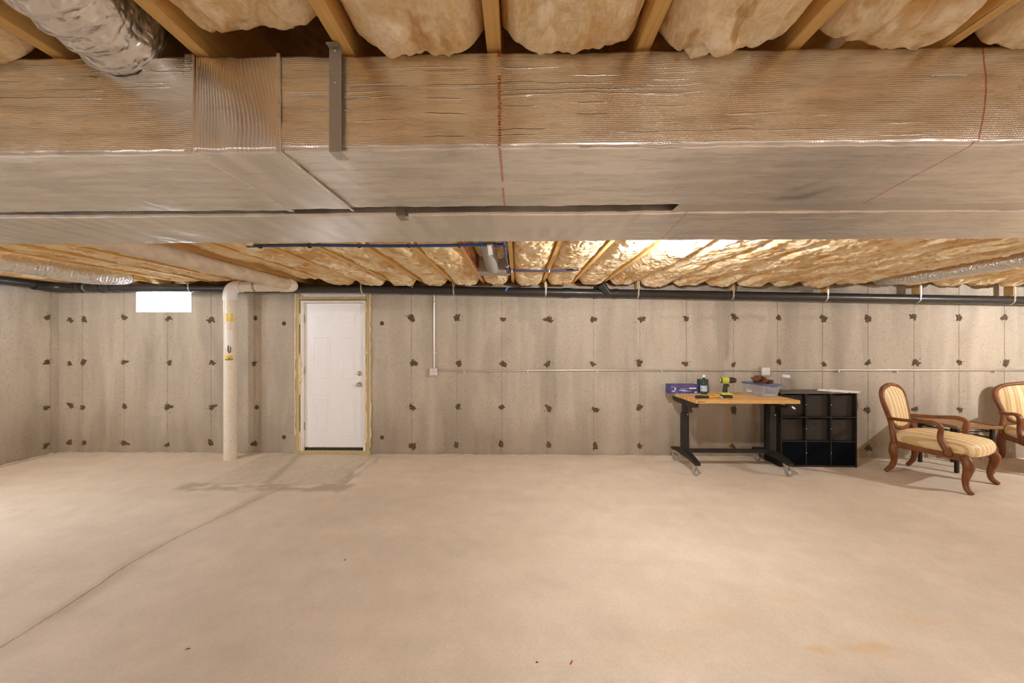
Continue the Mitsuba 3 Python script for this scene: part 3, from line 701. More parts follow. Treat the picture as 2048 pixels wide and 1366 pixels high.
obj('tube', sweep(smooth_path([(-.434, 1.9, 2.308), (-.434, 2.7, 2.302), (-.434, 3.3, 2.300), (-.434, 4.2, 2.306)], 40), .0125, n=12), 'm_pexred', pr_, True)

# ------------------------------------------------------------------ lamps
BL = ['lit bare bulb on the ceiling just behind the farther duct', 'lit bare bulb on the ceiling at the left, out of view, lighting the left wall', 'lit bare bulb on the ceiling at the far right, out of view, lighting the armchairs and wall', 'unseen bare bulb lighting the foreground from behind the viewer', 'lit bare bulb behind the viewer at the left, out of view, lighting the foreground', 'lit bare bulb behind the viewer at the right, out of view, lighting the foreground']
for i, (x, y, L) in enumerate(BULBS):
    lt = thing('ceiling_lamp', BL[i], 'lamp')
    obj('lamp_holder', mov(lathe([(0, 0), (.055, 0), (.055, -.012), (.036, -.030), (.024, -.050), (.018, -.085), (0, -.085)]), x, y, JOIST_Z - .002), 'm_porcelain', lt, 40)
    k = key_for('bulb', lt)
    scene[k] = {'type': 'sphere', 'center': [x, y, 2.165], 'radius': .031, 'bsdf': {'type': 'ref', 'id': 'm_bulb'}, 'emitter': {'type': 'area', 'radiance': {'type': 'rgb', 'value': (LAMP * L).tolist()}}}
    obj('mount_board', rbox(x - .2, x + .2, y - .045, y + .045, JOIST_Z - .002, JOIST_Z + .03, .002), 'm_block', lt)

# ------------------------------------------------------------------ window
w = thing('window_1', None, None)
tag(w, 'small white vinyl basement window glowing with daylight under the black pipe', kind='structure')
x0, x1, z0 = WIN[0], WIN[1], WIN[2]
zt = WALL_TOP
YF = WALL_Y + .12
obj('liner', cat_(rbox(x0, x0 + .012, WALL_Y - .004, WALL_Y + .2, z0, zt, .002), rbox(x1 - .012, x1, WALL_Y - .004, WALL_Y + .2, z0, zt, .002), rbox(x0, x1, WALL_Y - .004, WALL_Y + .2, z0, z0 + .014, .002), rbox(x0, x1, WALL_Y - .002, WALL_Y + .2, zt - .012, zt, .002)), 'm_vinyl', w)
def lit_pane(mesh, parent, toward):
    if mesh.face_normals[0] @ np.array(toward) < 0:
        mesh.invert()
    k = obj('pane', mesh, 'm_pane', parent)
    scene[k]['emitter'] = {'type': 'area', 'radiance': {'type': 'rgb', 'value': PANE_GLOW}}
def sheet(x0, x1, y0, y1, z0, z1):
    """A single upright sheet of glass: constant x if x0 == x1, else constant y."""
    V = [(x0, y0, z0), (x1, y1, z0), (x1, y1, z1), (x0, y0, z1)]
    return trimesh.Trimesh(np.array(V, float), [[0, 1, 2], [0, 2, 3]], process=False)
def ring(a0, a1, b0, b1, t, y0, y1):
    return cat_(rbox(a0, a0 + t, y0, y1, b0, b1, .003), rbox(a1 - t, a1, y0, y1, b0, b1, .003), rbox(a0 + t, a1 - t, y0, y1, b0, b0 + t, .003), rbox(a0 + t, a1 - t, y0, y1, b1 - t, b1, .003))
obj('outer_frame', ring(x0 + .012, x1 - .012, z0 + .014, zt - .012, .028, YF - .02, YF + .06), 'm_vinyl', w)
xm = -4.70
s1 = obj('sash', ring(x0 + .04, xm + .02, z0 + .042, zt - .04, .030, YF, YF + .025), 'm_vinyl', w)
lit_pane(sheet(x0 + .07, xm - .01, YF + .012, YF + .012, z0 + .072, zt - .07), s1, (0, -1, 0))
s2 = obj('sash', ring(xm - .015, x1 - .04, z0 + .042, zt - .04, .026, YF + .028, YF + .05), 'm_vinyl', w)
lit_pane(sheet(xm + .011, x1 - .066, YF + .038, YF + .038, z0 + .068, zt - .066), s2, (0, -1, 0))

w2 = thing('unseen_window_2', None, None)  # out of view; its emitting panes give the left side bluish light
tag(w2, 'unseen white vinyl window high in the left wall, out of view, lighting the left floor', kind='structure')
def lring(a0, a1, b0, b1, t, q0, q1):
    m = ring(a0, a1, b0, b1, t, q0, q1)
    m.vertices = m.vertices[:, [1, 0, 2]]
    m.invert()
    return m
obj('outer_frame', lring(W2[0], W2[1], W2[2], WALL_TOP, .03, LEFT_X - .15, LEFT_X - .08), 'm_vinyl', w2)
obj('mullion', rbox(LEFT_X - .14, LEFT_X - .09, 1.43, 1.47, W2[2] + .03, WALL_TOP - .03, .003), 'm_vinyl', w2)
for a, b in ((W2[0] + .03, 1.43), (1.47, W2[1] - .03)):
    lit_pane(sheet(LEFT_X - .115, LEFT_X - .115, a, b, W2[2] + .03, WALL_TOP - .03), w2, (1, 0, 0))

# ------------------------------------------------------------------ door
d = thing('door_1', None, None)
tag(d, 'white six panel steel door set in a raw wood buck in the back wall', kind='structure')
SX0, SX1, SZ0, SZ1, SY = -2.905, -2.092, .078, 2.040, WALL_Y + .035
sl = obj('slab', rbox(SX0, SX1, SY, SY + .044, SZ0, SZ1, .003), 'm_door', d)
def raised(a0, a1, b0, b1):
    y = SY
    outer = sbox(a0, b0, a1, b1)
    molding = prism_xz(outer.difference(outer.buffer(-.012, join_style=2)), y - .004, y + .002)
    field = trimesh.convex.convex_hull(np.array([(x, yy, zz) for ins, yy in ((.026, y + .001), (.040, y - .0035)) for x in (a0 + ins, a1 - ins) for zz in (b0 + ins, b1 - ins)]))
    return cat_(molding, field)
for a0, a1 in ((-2.785, -2.565), (-2.432, -2.215)):
    for b0, b1 in ((1.735, 1.895), (.985, 1.605), (.255, .79)):
        obj('panel', raised(a0, a1, b0, b1), 'm_door', sl)
def rosette(r, dpt):
    return rot(lathe([(0, dpt), (r * .5, dpt), (r * .8, dpt * .8), (r, dpt * .3), (r, 0)], 24), 90, (1, 0, 0))
kn = obj('knob', mov(cat_(rosette(.033, .008), rot(lathe([(0, .062), (.016, .060), (.026, .050), (.027, .040), (.020, .030), (.011, .024), (.011, .004)], 24), 90, (1, 0, 0))), SX1 - .063, SY, .935), 'm_nickel', d, 40)
obj('deadbolt', mov(cat_(rosette(.033, .014), rbox(-.005, .005, -.032, -.012, -.018, .018, .002)), SX1 - .063, SY, 1.085), 'm_nickel', d, 40)
for z in (1.83, 1.12, .37):
    obj('hinge', cat_(rbox(SX0 - .014, SX0 + .004, SY - .006, SY + .002, z - .05, z + .05, .001), cyl((SX0 - .004, SY - .009, z - .05), (SX0 - .004, SY - .009, z + .05), .006, 10)), 'm_strap', d, 40)
obj('strike', rbox(SX1 + .001, SX1 + .012, SY - .012, SY - .006, .90, .97, .001), 'm_strap', d)
JY = WALL_Y - .004
for a, b, c0, c1 in ((-2.942, -2.909, .03, 2.075), (-2.088, -2.052, .03, 2.075), (-2.909, -2.088, 2.044, 2.075)):
    obj('jamb', rbox(a, b, JY, JY + .12, c0, c1, .003), 'm_offwhite', d)
obj('stop', cat_(rbox(SX0 - .004, SX0 + .004, SY + .046, SY + .07, SZ0, SZ1, .001), rbox(SX1 - .004, SX1 + .004, SY + .046, SY + .07, SZ0, SZ1, .001)), 'm_offwhite', d)
obj('sweep', rbox(SX0, SX1, SY - .004, SY + .04, .042, SZ0, .003), 'm_black', d)
BY0, BY1 = WALL_Y - .012, WALL_Y + .14
obj('buck_board', rbox(-2.998, -2.956, BY0, BY1, .0, 2.166, .003), 'm_buck', d)
obj('buck_board', rbox(-2.040, -1.996, BY0, BY1, .0, 2.166, .003), 'm_buck', d)
obj('buck_board', rbox(-2.956, -2.040, BY0 + .004, BY1, 2.085, 2.118, .003), 'm_buck', d)
obj('buck_board', rbox(-3.01, -1.985, BY0 - .02, BY1, .0, .040, .004), 'm_buck', d, label='weathered wood threshold board')
obj('head_panel', rbox(-2.956, -2.040, BY0 + .02, BY1, 2.118, 2.2, .002), 'm_offwhite', d, label='off-white filler panel above the door head')
obj('back_filler', rbox(-2.95, -2.045, WALL_Y + .13, WALL_Y + .19, .03, 2.2, .002), 'm_black', d)
def foam_line(x, z0, z1, r, seed, y=BY0):
    z = np.linspace(z0, z1, 70)
    g = meshkit.noise(np.stack([z * 22, z * 0 + seed, z * 0], 1), seed)
    g2 = meshkit.noise(np.stack([z * 7, z * 0 + seed, z * 0 + 4], 1), seed + 2)
    P = np.stack([x + (g - .5) * .012, np.full_like(z, y), z], 1)
    return sweep(P, r * (.45 + .9 * g * (.4 + g2)), n=8, up=(0, 1, 0))
obj('foam_bead', foam_line(-3.006, .25, 2.16, .013, 1), 'm_foam', d, True)
obj('foam_bead', foam_line(-1.988, .1, 2.16, .011, 4), 'm_foam', d, True)
for (x, a, b, s) in ((-2.949, .05, .30, 7), (-2.949, .8, 1.35, 9), (-2.949, 1.75, 1.90, 11), (-2.046, 1.90, 2.06, 13), (-2.046, 1.35, 1.5, 15), (-2.046, .15, 1.2, 17)):
    obj('foam_bead', foam_line(x, a, b, .016, s, WALL_Y - .002), 'm_foam', d, True)
obj('foam_bead', cat_(mov(trimesh.creation.icosphere(2, .022), -2.93, BY0 + .02, 2.122), mov(trimesh.creation.icosphere(2, .018), -2.33, BY0 + .02, 2.122), mov(trimesh.creation.icosphere(2, .012), -2.045, BY0 + .02, 2.135)), 'm_foam', d, True)

# ------------------------------------------------------------------ electrical conduit
cd = thing('conduit', 'thin vertical metal conduit dropping to the outlet box right of the door', 'conduit')
cd1 = thing('conduit', 'thin horizontal metal conduit between the two outlet boxes', 'conduit')
cd2 = thing('conduit', 'thin horizontal metal conduit running right from the outlet box above the table', 'conduit')
CY = WALL_Y - .017
obj('drop_tube', cyl((-1.122, CY, 1.17), (-1.122, CY, 2.25), .0105, 12), 'm_emt', cd, 40)
obj('run_tube', sweep(smooth_path([(-1.06, CY, 1.138), (-.9, CY, 1.133), (.4, CY, 1.136), (2.0, CY, 1.138), (3.19, CY, 1.140)], 50), .0105, n=12), 'm_emt', cd1, 40)
obj('run_tube', sweep(smooth_path([(3.29, CY, 1.142), (5.0, CY, 1.146), (7.0, CY, 1.148), (9.0, CY, 1.15)], 50), .0105, n=12), 'm_emt', cd2, 40)
for (x, z, vert) in ((-1.122, 2.05, 1), (-1.122, 1.37, 1), (-.72, 1.133, 0), (.13, 1.135, 0), (1.05, 1.137, 0), (1.9, 1.138, 0), (4.2, 1.144, 0), (4.95, 1.146, 0), (6.2, 1.147, 0)):
    m = cat_(rbox(-.014, .028, -.013, -.011, -.009, .009, .0006), rbox(.012, .030, -.011, .017, -.009, .009, .001))
    obj('tube_clip', mov(m if vert else rot(m, 90, (0, 1, 0)), x, CY, z), 'm_emt', cd if vert else (cd1 if x < 3 else cd2))
for i, (x, z) in enumerate(((-1.122, 1.118), (3.238, 1.130))):
    bxk = thing('outlet_box', 'square metal outlet box at the foot of the vertical conduit' if i == 0 else 'square metal outlet box on the wall above the table', 'outlet')
    obj('case', rbox(x - .052, x + .052, WALL_Y - .05, WALL_Y, z - .052, z + .052, .005), 'm_galv', bxk)
    obj('cover', rbox(x - .053, x + .053, WALL_Y - .056, WALL_Y - .05, z - .053, z + .053, .002), 'm_emt', bxk)
    for sx in (-.0235, .0235):
        for sz in (-.021, .021):
            oc = sbox(-.0165, -.0142, .0165, .0142).intersection(Polygon([(.0175 * math.cos(t), .0175 * math.sin(t)) for t in np.linspace(0, 6.283, 33)[:-1]]))
            r_ = obj('receptacle', mov(prism_xz(oc, -.003, 0), x + sx, WALL_Y - .056, z + sz), 'm_white', bxk)
            obj('slots', mov(cat_(rbox(-.0068, -.0048, -.0006, .0005, -.001, .008, .0001), rbox(.0048, .0068, -.0006, .0005, -.001, .007, .0001), rbox(-.002, .002, -.0006, .0005, -.010, -.006, .0001)), x + sx, WALL_Y - .0591, z + sz), 'm_ink', r_)
    obj('connector', cyl((x - .062 if i else x, CY, z + .012 if i else z + .05), (x - .05 if i else x, CY, z + .012 if i else z + .075), .014, 12) if not i else cat_(cyl((x - .066, CY, 1.140), (x - .05, CY, 1.140), .014, 12), cyl((x + .05, CY, 1.142), (x + .066, CY, 1.142), .014, 12)), 'm_emt', bxk, 40)

# ------------------------------------------------------------------ work table
def tabletop_color(p, n, uv):
    strip = dr.floor(p.y / .042)
    L = p.x / .38 + 3.7 * mikit.cell_rand(strip, 2)
    c = mix((.50, .265, .075), (.70, .42, .15), mikit.cell_rand(strip, dr.floor(L)))
    return c * (.86 + .26 * noise(p.x * 14, p.y * 160, p.z * 160))
mat('tabletop', principled(proc(tabletop_color), .38, specular=.45))
TX0, TX1, TY0, TY1, TZ = 1.983, 3.135, 3.845, 4.462, .866
wt = thing('work_table', 'mobile work table with wooden top and black steel legs on casters', 'table')
tt = obj('tabletop', rbox(TX0, TX1, TY0, TY1, TZ - .040, TZ, .003), 'm_tabletop', wt)
obj('brand_mark', rot(cat_(mov(meshkit.text_mesh('HUSKY', .013, .0006, True), .028, 0, 0), trimesh.creation.extrude_polygon(Polygon([(0, 0), (.024, 0), (.018, .006), (.016, .013), (.010, .009)]), .0006, engine='earcut')), 90, (1, 0, 0)).apply_translation((TX0 + .022, TY0 - .0001, TZ - .027)), 'm_ink', tt, label='dark word mark printed on the front edge')
for sgn, lx in ((0, 2.012), (1, 3.045)):
    lg = obj('leg', rbox(lx - .038, lx + .038, 4.125, 4.195, .205, .66, .005), 'm_blacksteel', wt)
    obj('inner_post', rbox(lx - .028, lx + .028, 4.135, 4.185, .60, TZ - .05, .004), 'm_blacksteel', lg)
    obj('height_pin', rot(lathe([(0, .006), (.004, .005), (.0055, 0)], 12), 90, (1, 0, 0)).apply_translation((lx + .020, 4.1255, .645)), 'm_white', lg, True)
    br = prism_xz([(TY0 + .03, TZ - .041), (TY1 - .02, TZ - .041), (TY1 - .03, TZ - .085), (TY1 - .08, TZ - .105), (TY0 + .10, TZ - .105), (TY0 + .035, TZ - .09)], -.02, .02)
    br.vertices = br.vertices[:, [1, 0, 2]]
    br.invert()
    obj('top_bracket', mov(br, lx, 0, 0), 'm_blacksteel', wt)
    ft = prism_xz([(3.855, .128), (3.86, .158), (4.05, .214), (4.27, .214), (4.455, .165), (4.46, .138), (4.30, .150), (4.02, .150)], -.031, .031)
    ft.vertices = ft.vertices[:, [1, 0, 2]]
    ft.invert()
    obj('foot', mov(ft, lx, 0, 0), 'm_blacksteel', wt)
    for y in (3.91, 4.42):
        cs = obj('caster', mov(cat_(rbox(-.021, -.017, -.022, .022, .03, .112, .001), rbox(.017, .021, -.022, .022, .03, .112, .001), rbox(-.021, .021, -.022, .022, .104, .112, .002), rbox(-.028, .028, -.03, .03, .112, .136, .002)), lx, y + .006, 0), 'm_galv', wt)
        obj('wheel', mov(rot(lathe([(0, -.015), (.028, -.015), (.036, -.010), (.0365, 0), (.036, .010), (.028, .015), (0, .015)], 24), 90, (0, 1, 0)), lx, y - .006, .0365), 'm_flexgrey', cs, 40)
obj('stretcher', rbox(2.043, 3.014, 4.13, 4.19, .185, .222, .004), 'm_blacksteel', wt)
obj('crank_handle', cat_(sweep(smooth_path([(2.98, 4.0, TZ - .055), (3.02, 3.93, TZ - .06), (3.08, 3.90, TZ - .075), (3.12, 3.90, TZ - .10)], 20), .005, n=8), cyl((3.075, 3.9, TZ - .082), (3.115, 3.9, TZ - .105), .011, 10)), 'm_emt', wt, True)

# things on the table
bxm = thing('carton', 'long dark blue carton with white print lying on the table', 'box')
def carton_part(m):
    return place(m, 2.085, 4.385, TZ, 2)
cb = obj('box_body', carton_part(rbox(-.182, .182, -.055, .055, 0, .113, .002)), None or 'm_cartonblue', bxm)
mat('cartonblue', principled(proc(lambda p, n, uv: mix((.035, .042, .17), (.055, .068, .25), noise(p.x * 30, p.z * 30)) ), .45))
mat('cartonred', principled((.20, .05, .10), .45))
obj('top_stripe', carton_part(rbox(-.17, .182, -.0562, -.0550, .088, .102, .0002)), 'm_cartonred', cb)
pm = [(-.165, -.115, .078, .085), (-.155, -.11, .02, .040), (-.05, .09, .062, .068), (-.06, .04, .038, .046), (-.03, .10, .030, .034), (-.02, .06, .022, .026), (.02, .12, .094, .097), (-.10, -.08, .012, .018)]
obj('print', carton_part(cat_(*[rbox(a, b, -.0562, -.0550, c, e, .0002) for a, b, c, e in pm])), 'm_printblue', cb)
mat('printblue', principled((.36, .40, .60), .5))
obj('white_print', carton_part(cat_(rbox(.065, .155, -.0564, -.0550, .058, .074, .0002), rbox(-.06, .02, -.0564, -.0550, .037, .045, .0002), rbox(.135, .165, -.0564, -.055, .008, .024, .0002), rbox(-.12, -.105, -.0564, -.055, .045, .072, .0002))), 'm_paper', cb)
nb = thing('dark_box', 'small dark navy box standing behind the green bottle', 'box')
obj('box_body', place(rbox(-.058, .058, -.03, .03, 0, .172, .002), 2.365, 4.415, TZ, 3), 'm_navy', nb)
mat('navy', principled((.012, .022, .06), .5))
obj('edge_flap', place(rbox(-.056, .056, -.0312, -.030, .15, .166, .0003), 2.365, 4.415, TZ, 3), 'm_cartonblue', nb)
bt = thing('bottle', 'green glass bottle with pale label and white cap on the table', 'bottle')
scene['m_greenglass'] = {'type': 'twosided', 'bsdf': principled((.006, .055, .026), .08, specular=.6)}
prof = [(0, .0), (.030, .0), (.037, .006), (.038, .012), (.038, .118), (.036, .132), (.028, .152), (.018, .172), (.0145, .19), (.0135, .215), (.0135, .222), (0, .222)]
obj('glass', mov(lathe(prof), 2.312, 4.29, TZ), 'm_greenglass', bt, 40)
obj('label', mov(lathe([(.0384, .035), (.0388, .036), (.0388, .108), (.0384, .109)]), 2.312, 4.29, TZ), 'm_bottlelabel', bt, 40, label='pale blue-white paper label')
mat('bottlelabel', principled(proc(lambda p, n, uv: mix((.52, .58, .66), (.13, .2, .36), smoothstep(.62, .70, noise(p.x * 130, p.z * 110)) * .6)), .5))
obj('cap', mov(lathe([(0, .238), (.0135, .238), (.0155, .234), (.0155, .214), (.0138, .214), (.0138, .205), (0.0, .205)]), 2.312, 4.29, TZ), 'm_white', bt, 40)

dl = thing('cordless_drill', 'lime green cordless drill standing on its battery', 'drill')
mat('lime', principled((.46, .48, .06), .4))
DX, DY, RZ = 2.418, 4.02, -14
def dp(m):
    return place(m, DX, DY, TZ, RZ)
obj('battery', dp(cat_(rbox(-.048, .062, -.036, .036, 0, .036, .006), rbox(-.052, -.04, -.02, .02, .006, .03, .002))), 'm_black', dl)
obj('base_shell', dp(trimesh.convex.convex_hull(np.array([(x, y, z) for z, a, b, c in ((.036, -.052, .066, .037), (.048, -.052, .066, .037), (.062, -.04, .03, .026)) for x in (a, b) for y in (-c, c)]))), 'm_lime', dl)
obj('grip', dp(sweep(smooth_path([(-.008, 0, .055), (-.006, 0, .09), (-.002, 0, .13), (.004, 0, .172)], 14), np.array([.018] * 14), np.linspace(.026, .022, 14), n=14, up=(1, 0, 0), power=2.6)), 'm_black', dl, True)
hs_ = obj('housing', dp(cat_(sweep(smooth_path([(-.058, 0, .205), (-.052, 0, .205), (-.03, 0, .206), (.0, 0, .206), (.03, 0, .206)], 16), np.r_[np.linspace(.018, .031, 4), np.full(12, .033)], np.r_[np.linspace(.02, .034, 4), np.full(12, .036)], n=18, power=2.4), rbox(-.025, .03, -.02, .02, .16, .19, .008))), 'm_lime', dl, 40)
obj('trigger', dp(rbox(.018, .036, -.009, .009, .128, .158, .004)), 'm_black', dl)
obj('vent_band', dp(cyl((-.050, 0, .204), (-.040, 0, .204), .0345, 20)), 'm_black', dl, 40)
ck = obj('chuck', dp(rot(lathe([(0, .032), (.030, .032), (.033, .040), (.033, .075), (.027, .095), (.019, .108), (0, .110)], 24), 90, (0, 1, 0)).apply_translation((0, 0, .205))), 'm_black', dl, 40)
obj('tip', dp(cyl((.108, 0, .205), (.118, 0, .205), .010, 14)), 'm_emt', ck, 40)

hm = thing('hammer', 'hammer with dark grip lying nearest the front of the table', 'hammer')
mat('orange', principled((.72, .34, .03), .45))
def hp(m):
    return place(m, 2.036, 3.955, TZ, 5)
obj('grip', hp(sweep([(0, 0, .0185), (.006, 0, .0185), (.09, 0, .0175), (.155, 0, .0165), (.160, 0, .0165)], [.010, .0165, .0165, .0155, .011], [.010, .0175, .016, .015, .010], n=14)), 'm_black', hm, True)
obj('shaft', hp(cyl((.155, 0, .0165), (.285, 0, .0165), .0095, 12)), 'm_orange', hm, 40)
obj('head', hp(cat_(cyl((.278, -.055, .0165), (.278, -.028, .0165), .0155, 16), cyl((.278, -.03, .0165), (.278, .018, .0165), .0115, 12), sweep(smooth_path([(.278, .01, .018), (.278, .045, .018), (.282, .075, .011)], 12), np.linspace(.011, .013, 12), np.linspace(.009, .0025, 12), n=10))), 'm_galv', hm, 40)
ps = thing('pliers', 'pliers with orange handles lying behind the hammer', 'pliers')
def pp(m):
    return place(m, 2.40, 4.14, TZ, 10)
for s in (-1, 1):
    obj('handle', pp(sweep(smooth_path([(-.065, s * .030, .010), (-.02, s * .022, .010), (.03, s * .008, .011), (.05, 0, .011)], 16), .0085, n=10)), 'm_orange', ps, True)
    obj('jaw', pp(sweep(smooth_path([(.045, s * .003, .011), (.075, s * .010, .012), (.115, s * .004, .012)], 12), np.linspace(.011, .004, 12), .006, n=8)), 'm_black', ps, True)

# storage bin with lid
sb = thing('storage_bin', 'clear plastic storage bin with blue lid on the table', 'bin')
scene['m_clearplastic'] = {'type': 'blendbsdf', 'weight': .42, 'a': {'type': 'thindielectric', 'int_ior': 1.45}, 'b': {'type': 'twosided', 'bsdf': principled((.60, .60, .64), .25)}}
mat('lidblue', principled((.10, .135, .235), .3))
ang = 10
def bn(m):
    return place(m, 2.985, 4.25, TZ, -ang * 0 + 8)
def taper(a0, b0, a1, b1, z0, z1, n=8, pw=8.0):
    t = np.linspace(0, 2 * np.pi, 48, endpoint=False)
    c, s = np.cos(t), np.sin(t)
    c, s = np.sign(c) * np.abs(c) ** (2 / pw), np.sign(s) * np.abs(s) ** (2 / pw)
    rings = [np.stack([(a0 + (a1 - a0) * k) * c, (b0 + (b1 - b0) * k) * s, np.full(48, z0 + (z1 - z0) * k)], 1) for k in np.linspace(0, 1, n)]
    V = np.vstack(rings + [[[0, 0, z0]]])
    F = []
    for i in range(n - 1):
        for j in range(48):
            l = (j + 1) % 48
            F += [[i * 48 + j, i * 48 + l, (i + 1) * 48 + l], [i * 48 + j, (i + 1) * 48 + l, (i + 1) * 48 + j]]
    F += [[n * 48, (j + 1) % 48, j] for j in range(48)]
    return trimesh.Trimesh(V, np.array(F), process=False)
obj('tub', bn(taper(.098, .150, .116, .172, .002, .128)), 'm_clearplastic', sb, 40)
obj('rim', bn(cat_(sweep([( .119 * np.sign(np.cos(t)) * abs(np.cos(t)) ** .25, .175 * np.sign(np.sin(t)) * abs(np.sin(t)) ** .25, .124) for t in np.linspace(0, 2 * np.pi, 60, endpoint=False)], .004, .006, n=6, closed=True))), 'm_clearplastic', sb, True)
lid = taper(.124, .182, .128, .186, .129, .146, 3)
lidt = taper(.128, .186, .100, .158, .146, .149, 3)
lidm = taper(.100, .158, .0001, .0001, .149, .147, 3)
obj('lid', bn(cat_(lid, lidt, lidm)), 'm_lidblue', sb, 30)
obj('handle_tab', bn(cat_(rbox(-.05, .05, -.192, -.178, .118, .136, .004), rbox(-.05, .05, .178, .192, .118, .136, .004))), 'm_lidblue', sb)
obj('label', bn(rbox(-.1035, -.1025, .02, .10, .03, .062, .0002)), 'm_paper', sb)
for i, (a, b, c, lab) in enumerate(((-.032, .0, 30, 'grey loose part seen inside the plastic bin'), (.0, -.105, -12, 'long pale piece seen inside the front of the plastic bin'), (.02, .095, 80, 'dark lump seen inside the back of the plastic bin'))):
    m = [rbox(-.05, .05, -.04, .04, .0, .05, .01), rbox(-.07, .07, -.012, .012, .0, .014, .003), rbox(-.04, .04, -.05, .05, 0, .06, .012)][i]
    obj('loose_part', bn(mov(rot(m, c, (0, 0, 1)), a, b, .006)), ['m_flexgrey', 'm_paper', 'm_strap'][i], label=lab, cat='part')
# crumpled leather on the lid
mat('leather', principled(proc(lambda p, n, uv: mix((.085, .030, .012), (.19, .075, .03), fbm(p.x * 40, p.y * 40, p.z * 40))), .55), lambda p, n, uv: fbm(p.x * 90, p.y * 90, p.z * 90), .003)
def crumple(a, b, h, seed):
    m = trimesh.creation.icosphere(4, 1.0)
    v = m.vertices * [a, b, h]
    r = meshkit.fbm(m.vertices * 2.2 + seed, 3, seed) - .5
    r2 = np.abs(2 * meshkit.noise(m.vertices * 4.5 + seed, seed) - 1) - .4
    v = v * (1 + .5 * r + .22 * r2)[:, None]
    v[:, 2] = np.maximum(v[:, 2] + .018 * np.sin(v[:, 0] * 60 + seed), -h * .9)
    m.vertices = v
    return m
lr = thing('leather_bundle', 'crumpled brown leather bundle on the lid of the plastic bin', 'leather')
obj('lower_fold', bn(mov(crumple(.105, .085, .019, 2), .01, -.02, .149 + .014)), 'm_leather', lr, True)
obj('upper_fold', bn(mov(rot(crumple(.095, .07, .018, 5), 25, (0, 0, 1)), -.015, .01, .149 + .041)), 'm_leather', lr, True)
obj('top_fold', bn(mov(rot(crumple(.06, .05, .013, 8), 10, (0, 0, 1)), -.02, .015, .149 + .058)), 'm_leather', lr, True)

# ------------------------------------------------------------------ cube organizer
oz = thing('cube_organizer', 'black nine cube storage unit beside the work table', 'shelf unit')
OX0, OX1, OY0, OY1, OZ1 = 3.178, 4.085, 4.185, 4.470, .903
t_ = .0155
obj('side_panel', rbox(OX0, OX0 + t_, OY0, OY1, 0, OZ1 - t_, .001), 'm_blackboard', oz)
obj('side_panel', rbox(OX1 - t_, OX1, OY0, OY1, 0, OZ1 - t_, .001), 'm_blackboard', oz)
obj('top_panel', rbox(OX0, OX1, OY0, OY1, OZ1 - t_, OZ1, .001), 'm_boardtop', oz)
obj('bottom_panel', rbox(OX0 + t_, OX1 - t_, OY0, OY1, .012, .012 + t_, .001), 'm_blackboard', oz)
cw, ch = (OX1 - OX0 - t_) / 3, (OZ1 - .012 - t_) / 3
for i in (1, 2):
    dv = obj('divider', rbox(OX0 + i * cw, OX0 + i * cw + t_, OY0 + .002, OY1 - .004, .028, OZ1 - t_, .001), 'm_blackboard', oz)
    for j in range(3):
        obj('cap', rot(lathe([(0, .0015), (.004, .0012), (.0048, 0)], 12), 90, (1, 0, 0)).apply_translation((OX0 + i * cw + t_ / 2, OY0 + .002, .012 + (j + .55) * ch)), 'm_white', dv, label='small white screw cap')
    obj('shelf', rbox(OX0 + t_, OX1 - t_, OY0 + .003, OY1 - .004, .012 + i * ch, .012 + i * ch + t_, .001), 'm_blackboard', oz)
obj('back_panel', rbox(OX0 + t_, OX1 - t_, OY1 - .006, OY1 - .001, .013, OZ1 - t_, .0005), 'm_backpanel', oz)
for j, row in enumerate(('bottom', 'middle', 'top')):
    for i, col in enumerate(('left', 'middle', 'right')):
        where = 'centre' if (row, col) == ('middle', 'middle') else f'{row} {col}' if row != 'middle' else f'middle row {col}'
        fb = thing('fabric_bin', f'{"black" if j == 0 else "brownish black"} fabric bin in the {where} cube of the storage unit', 'bin')
        a0, a1 = OX0 + i * cw + t_ + .003, OX0 + (i + 1) * cw - .003
        zb, zt_ = .012 + j * ch + t_ + .001, .012 + (j + 1) * ch - (.004 if j == 0 else .014)
        yf = OY0 + (.006 if j == 0 else .045)
        mt = 'm_bin_fabric' if j == 0 else 'm_bin_brown'
        xs_, zs_ = np.meshgrid(np.linspace(a0, a1, 22), np.linspace(zb, zt_, 22))
        dy = .010 * (meshkit.fbm(np.stack([xs_ * 7, zs_ * 7, xs_ * 0 + i + 3 * j], -1), 3, 4) - .5) * (j > 0)
        sag = .008 * np.sin(np.pi * (xs_ - a0) / (a1 - a0)) * ((zs_ - zb) / (zt_ - zb)) ** 6 * (j > 0)
        fr = grid_mesh(xs_, yf + dy, zs_ - sag)
        bk = grid_mesh(xs_, yf + dy + .004, zs_ - sag)
        bk.invert()
        obj('front', cat_(fr, bk), mt, fb, True)
        obj('bin_body', cat_(rbox(a0, a0 + .005, yf + .006, OY1 - .02, zb, zt_ - .006, .001), rbox(a1 - .005, a1, yf + .006, OY1 - .02, zb, zt_ - .006, .001), rbox(a0, a1, yf + .006, OY1 - .02, zb, zb + .005, .001), rbox(a0, a1, OY1 - .025, OY1 - .02, zb, zt_ - .006, .001)), mt, fb)
        obj('pull_loop', rbox((a0 + a1) / 2 - .03, (a0 + a1) / 2 + .03, yf - .004, yf - .001 - (.0 if j == 0 else .004) + .004, zt_ - .075, zt_ - .055, .001), mt, fb)
jr = thing('jar', 'clear glass jar with white lid on the storage unit behind the plastic bin', 'jar')
jx, jy = 3.415, 4.415
obj('glass', mov(lathe([(0, .003), (.045, .003), (.050, .010), (.050, .135), (.044, .150), (.040, .158), (.040, .172)]), jx, jy, OZ1), 'm_jarglass', jr, 40)
obj('lid', mov(lathe([(0, .192), (.038, .192), (.042, .188), (.042, .160), (.040, .160), (.040, .17), (0, .17)]), jx, jy, OZ1), 'm_white', jr, 40)
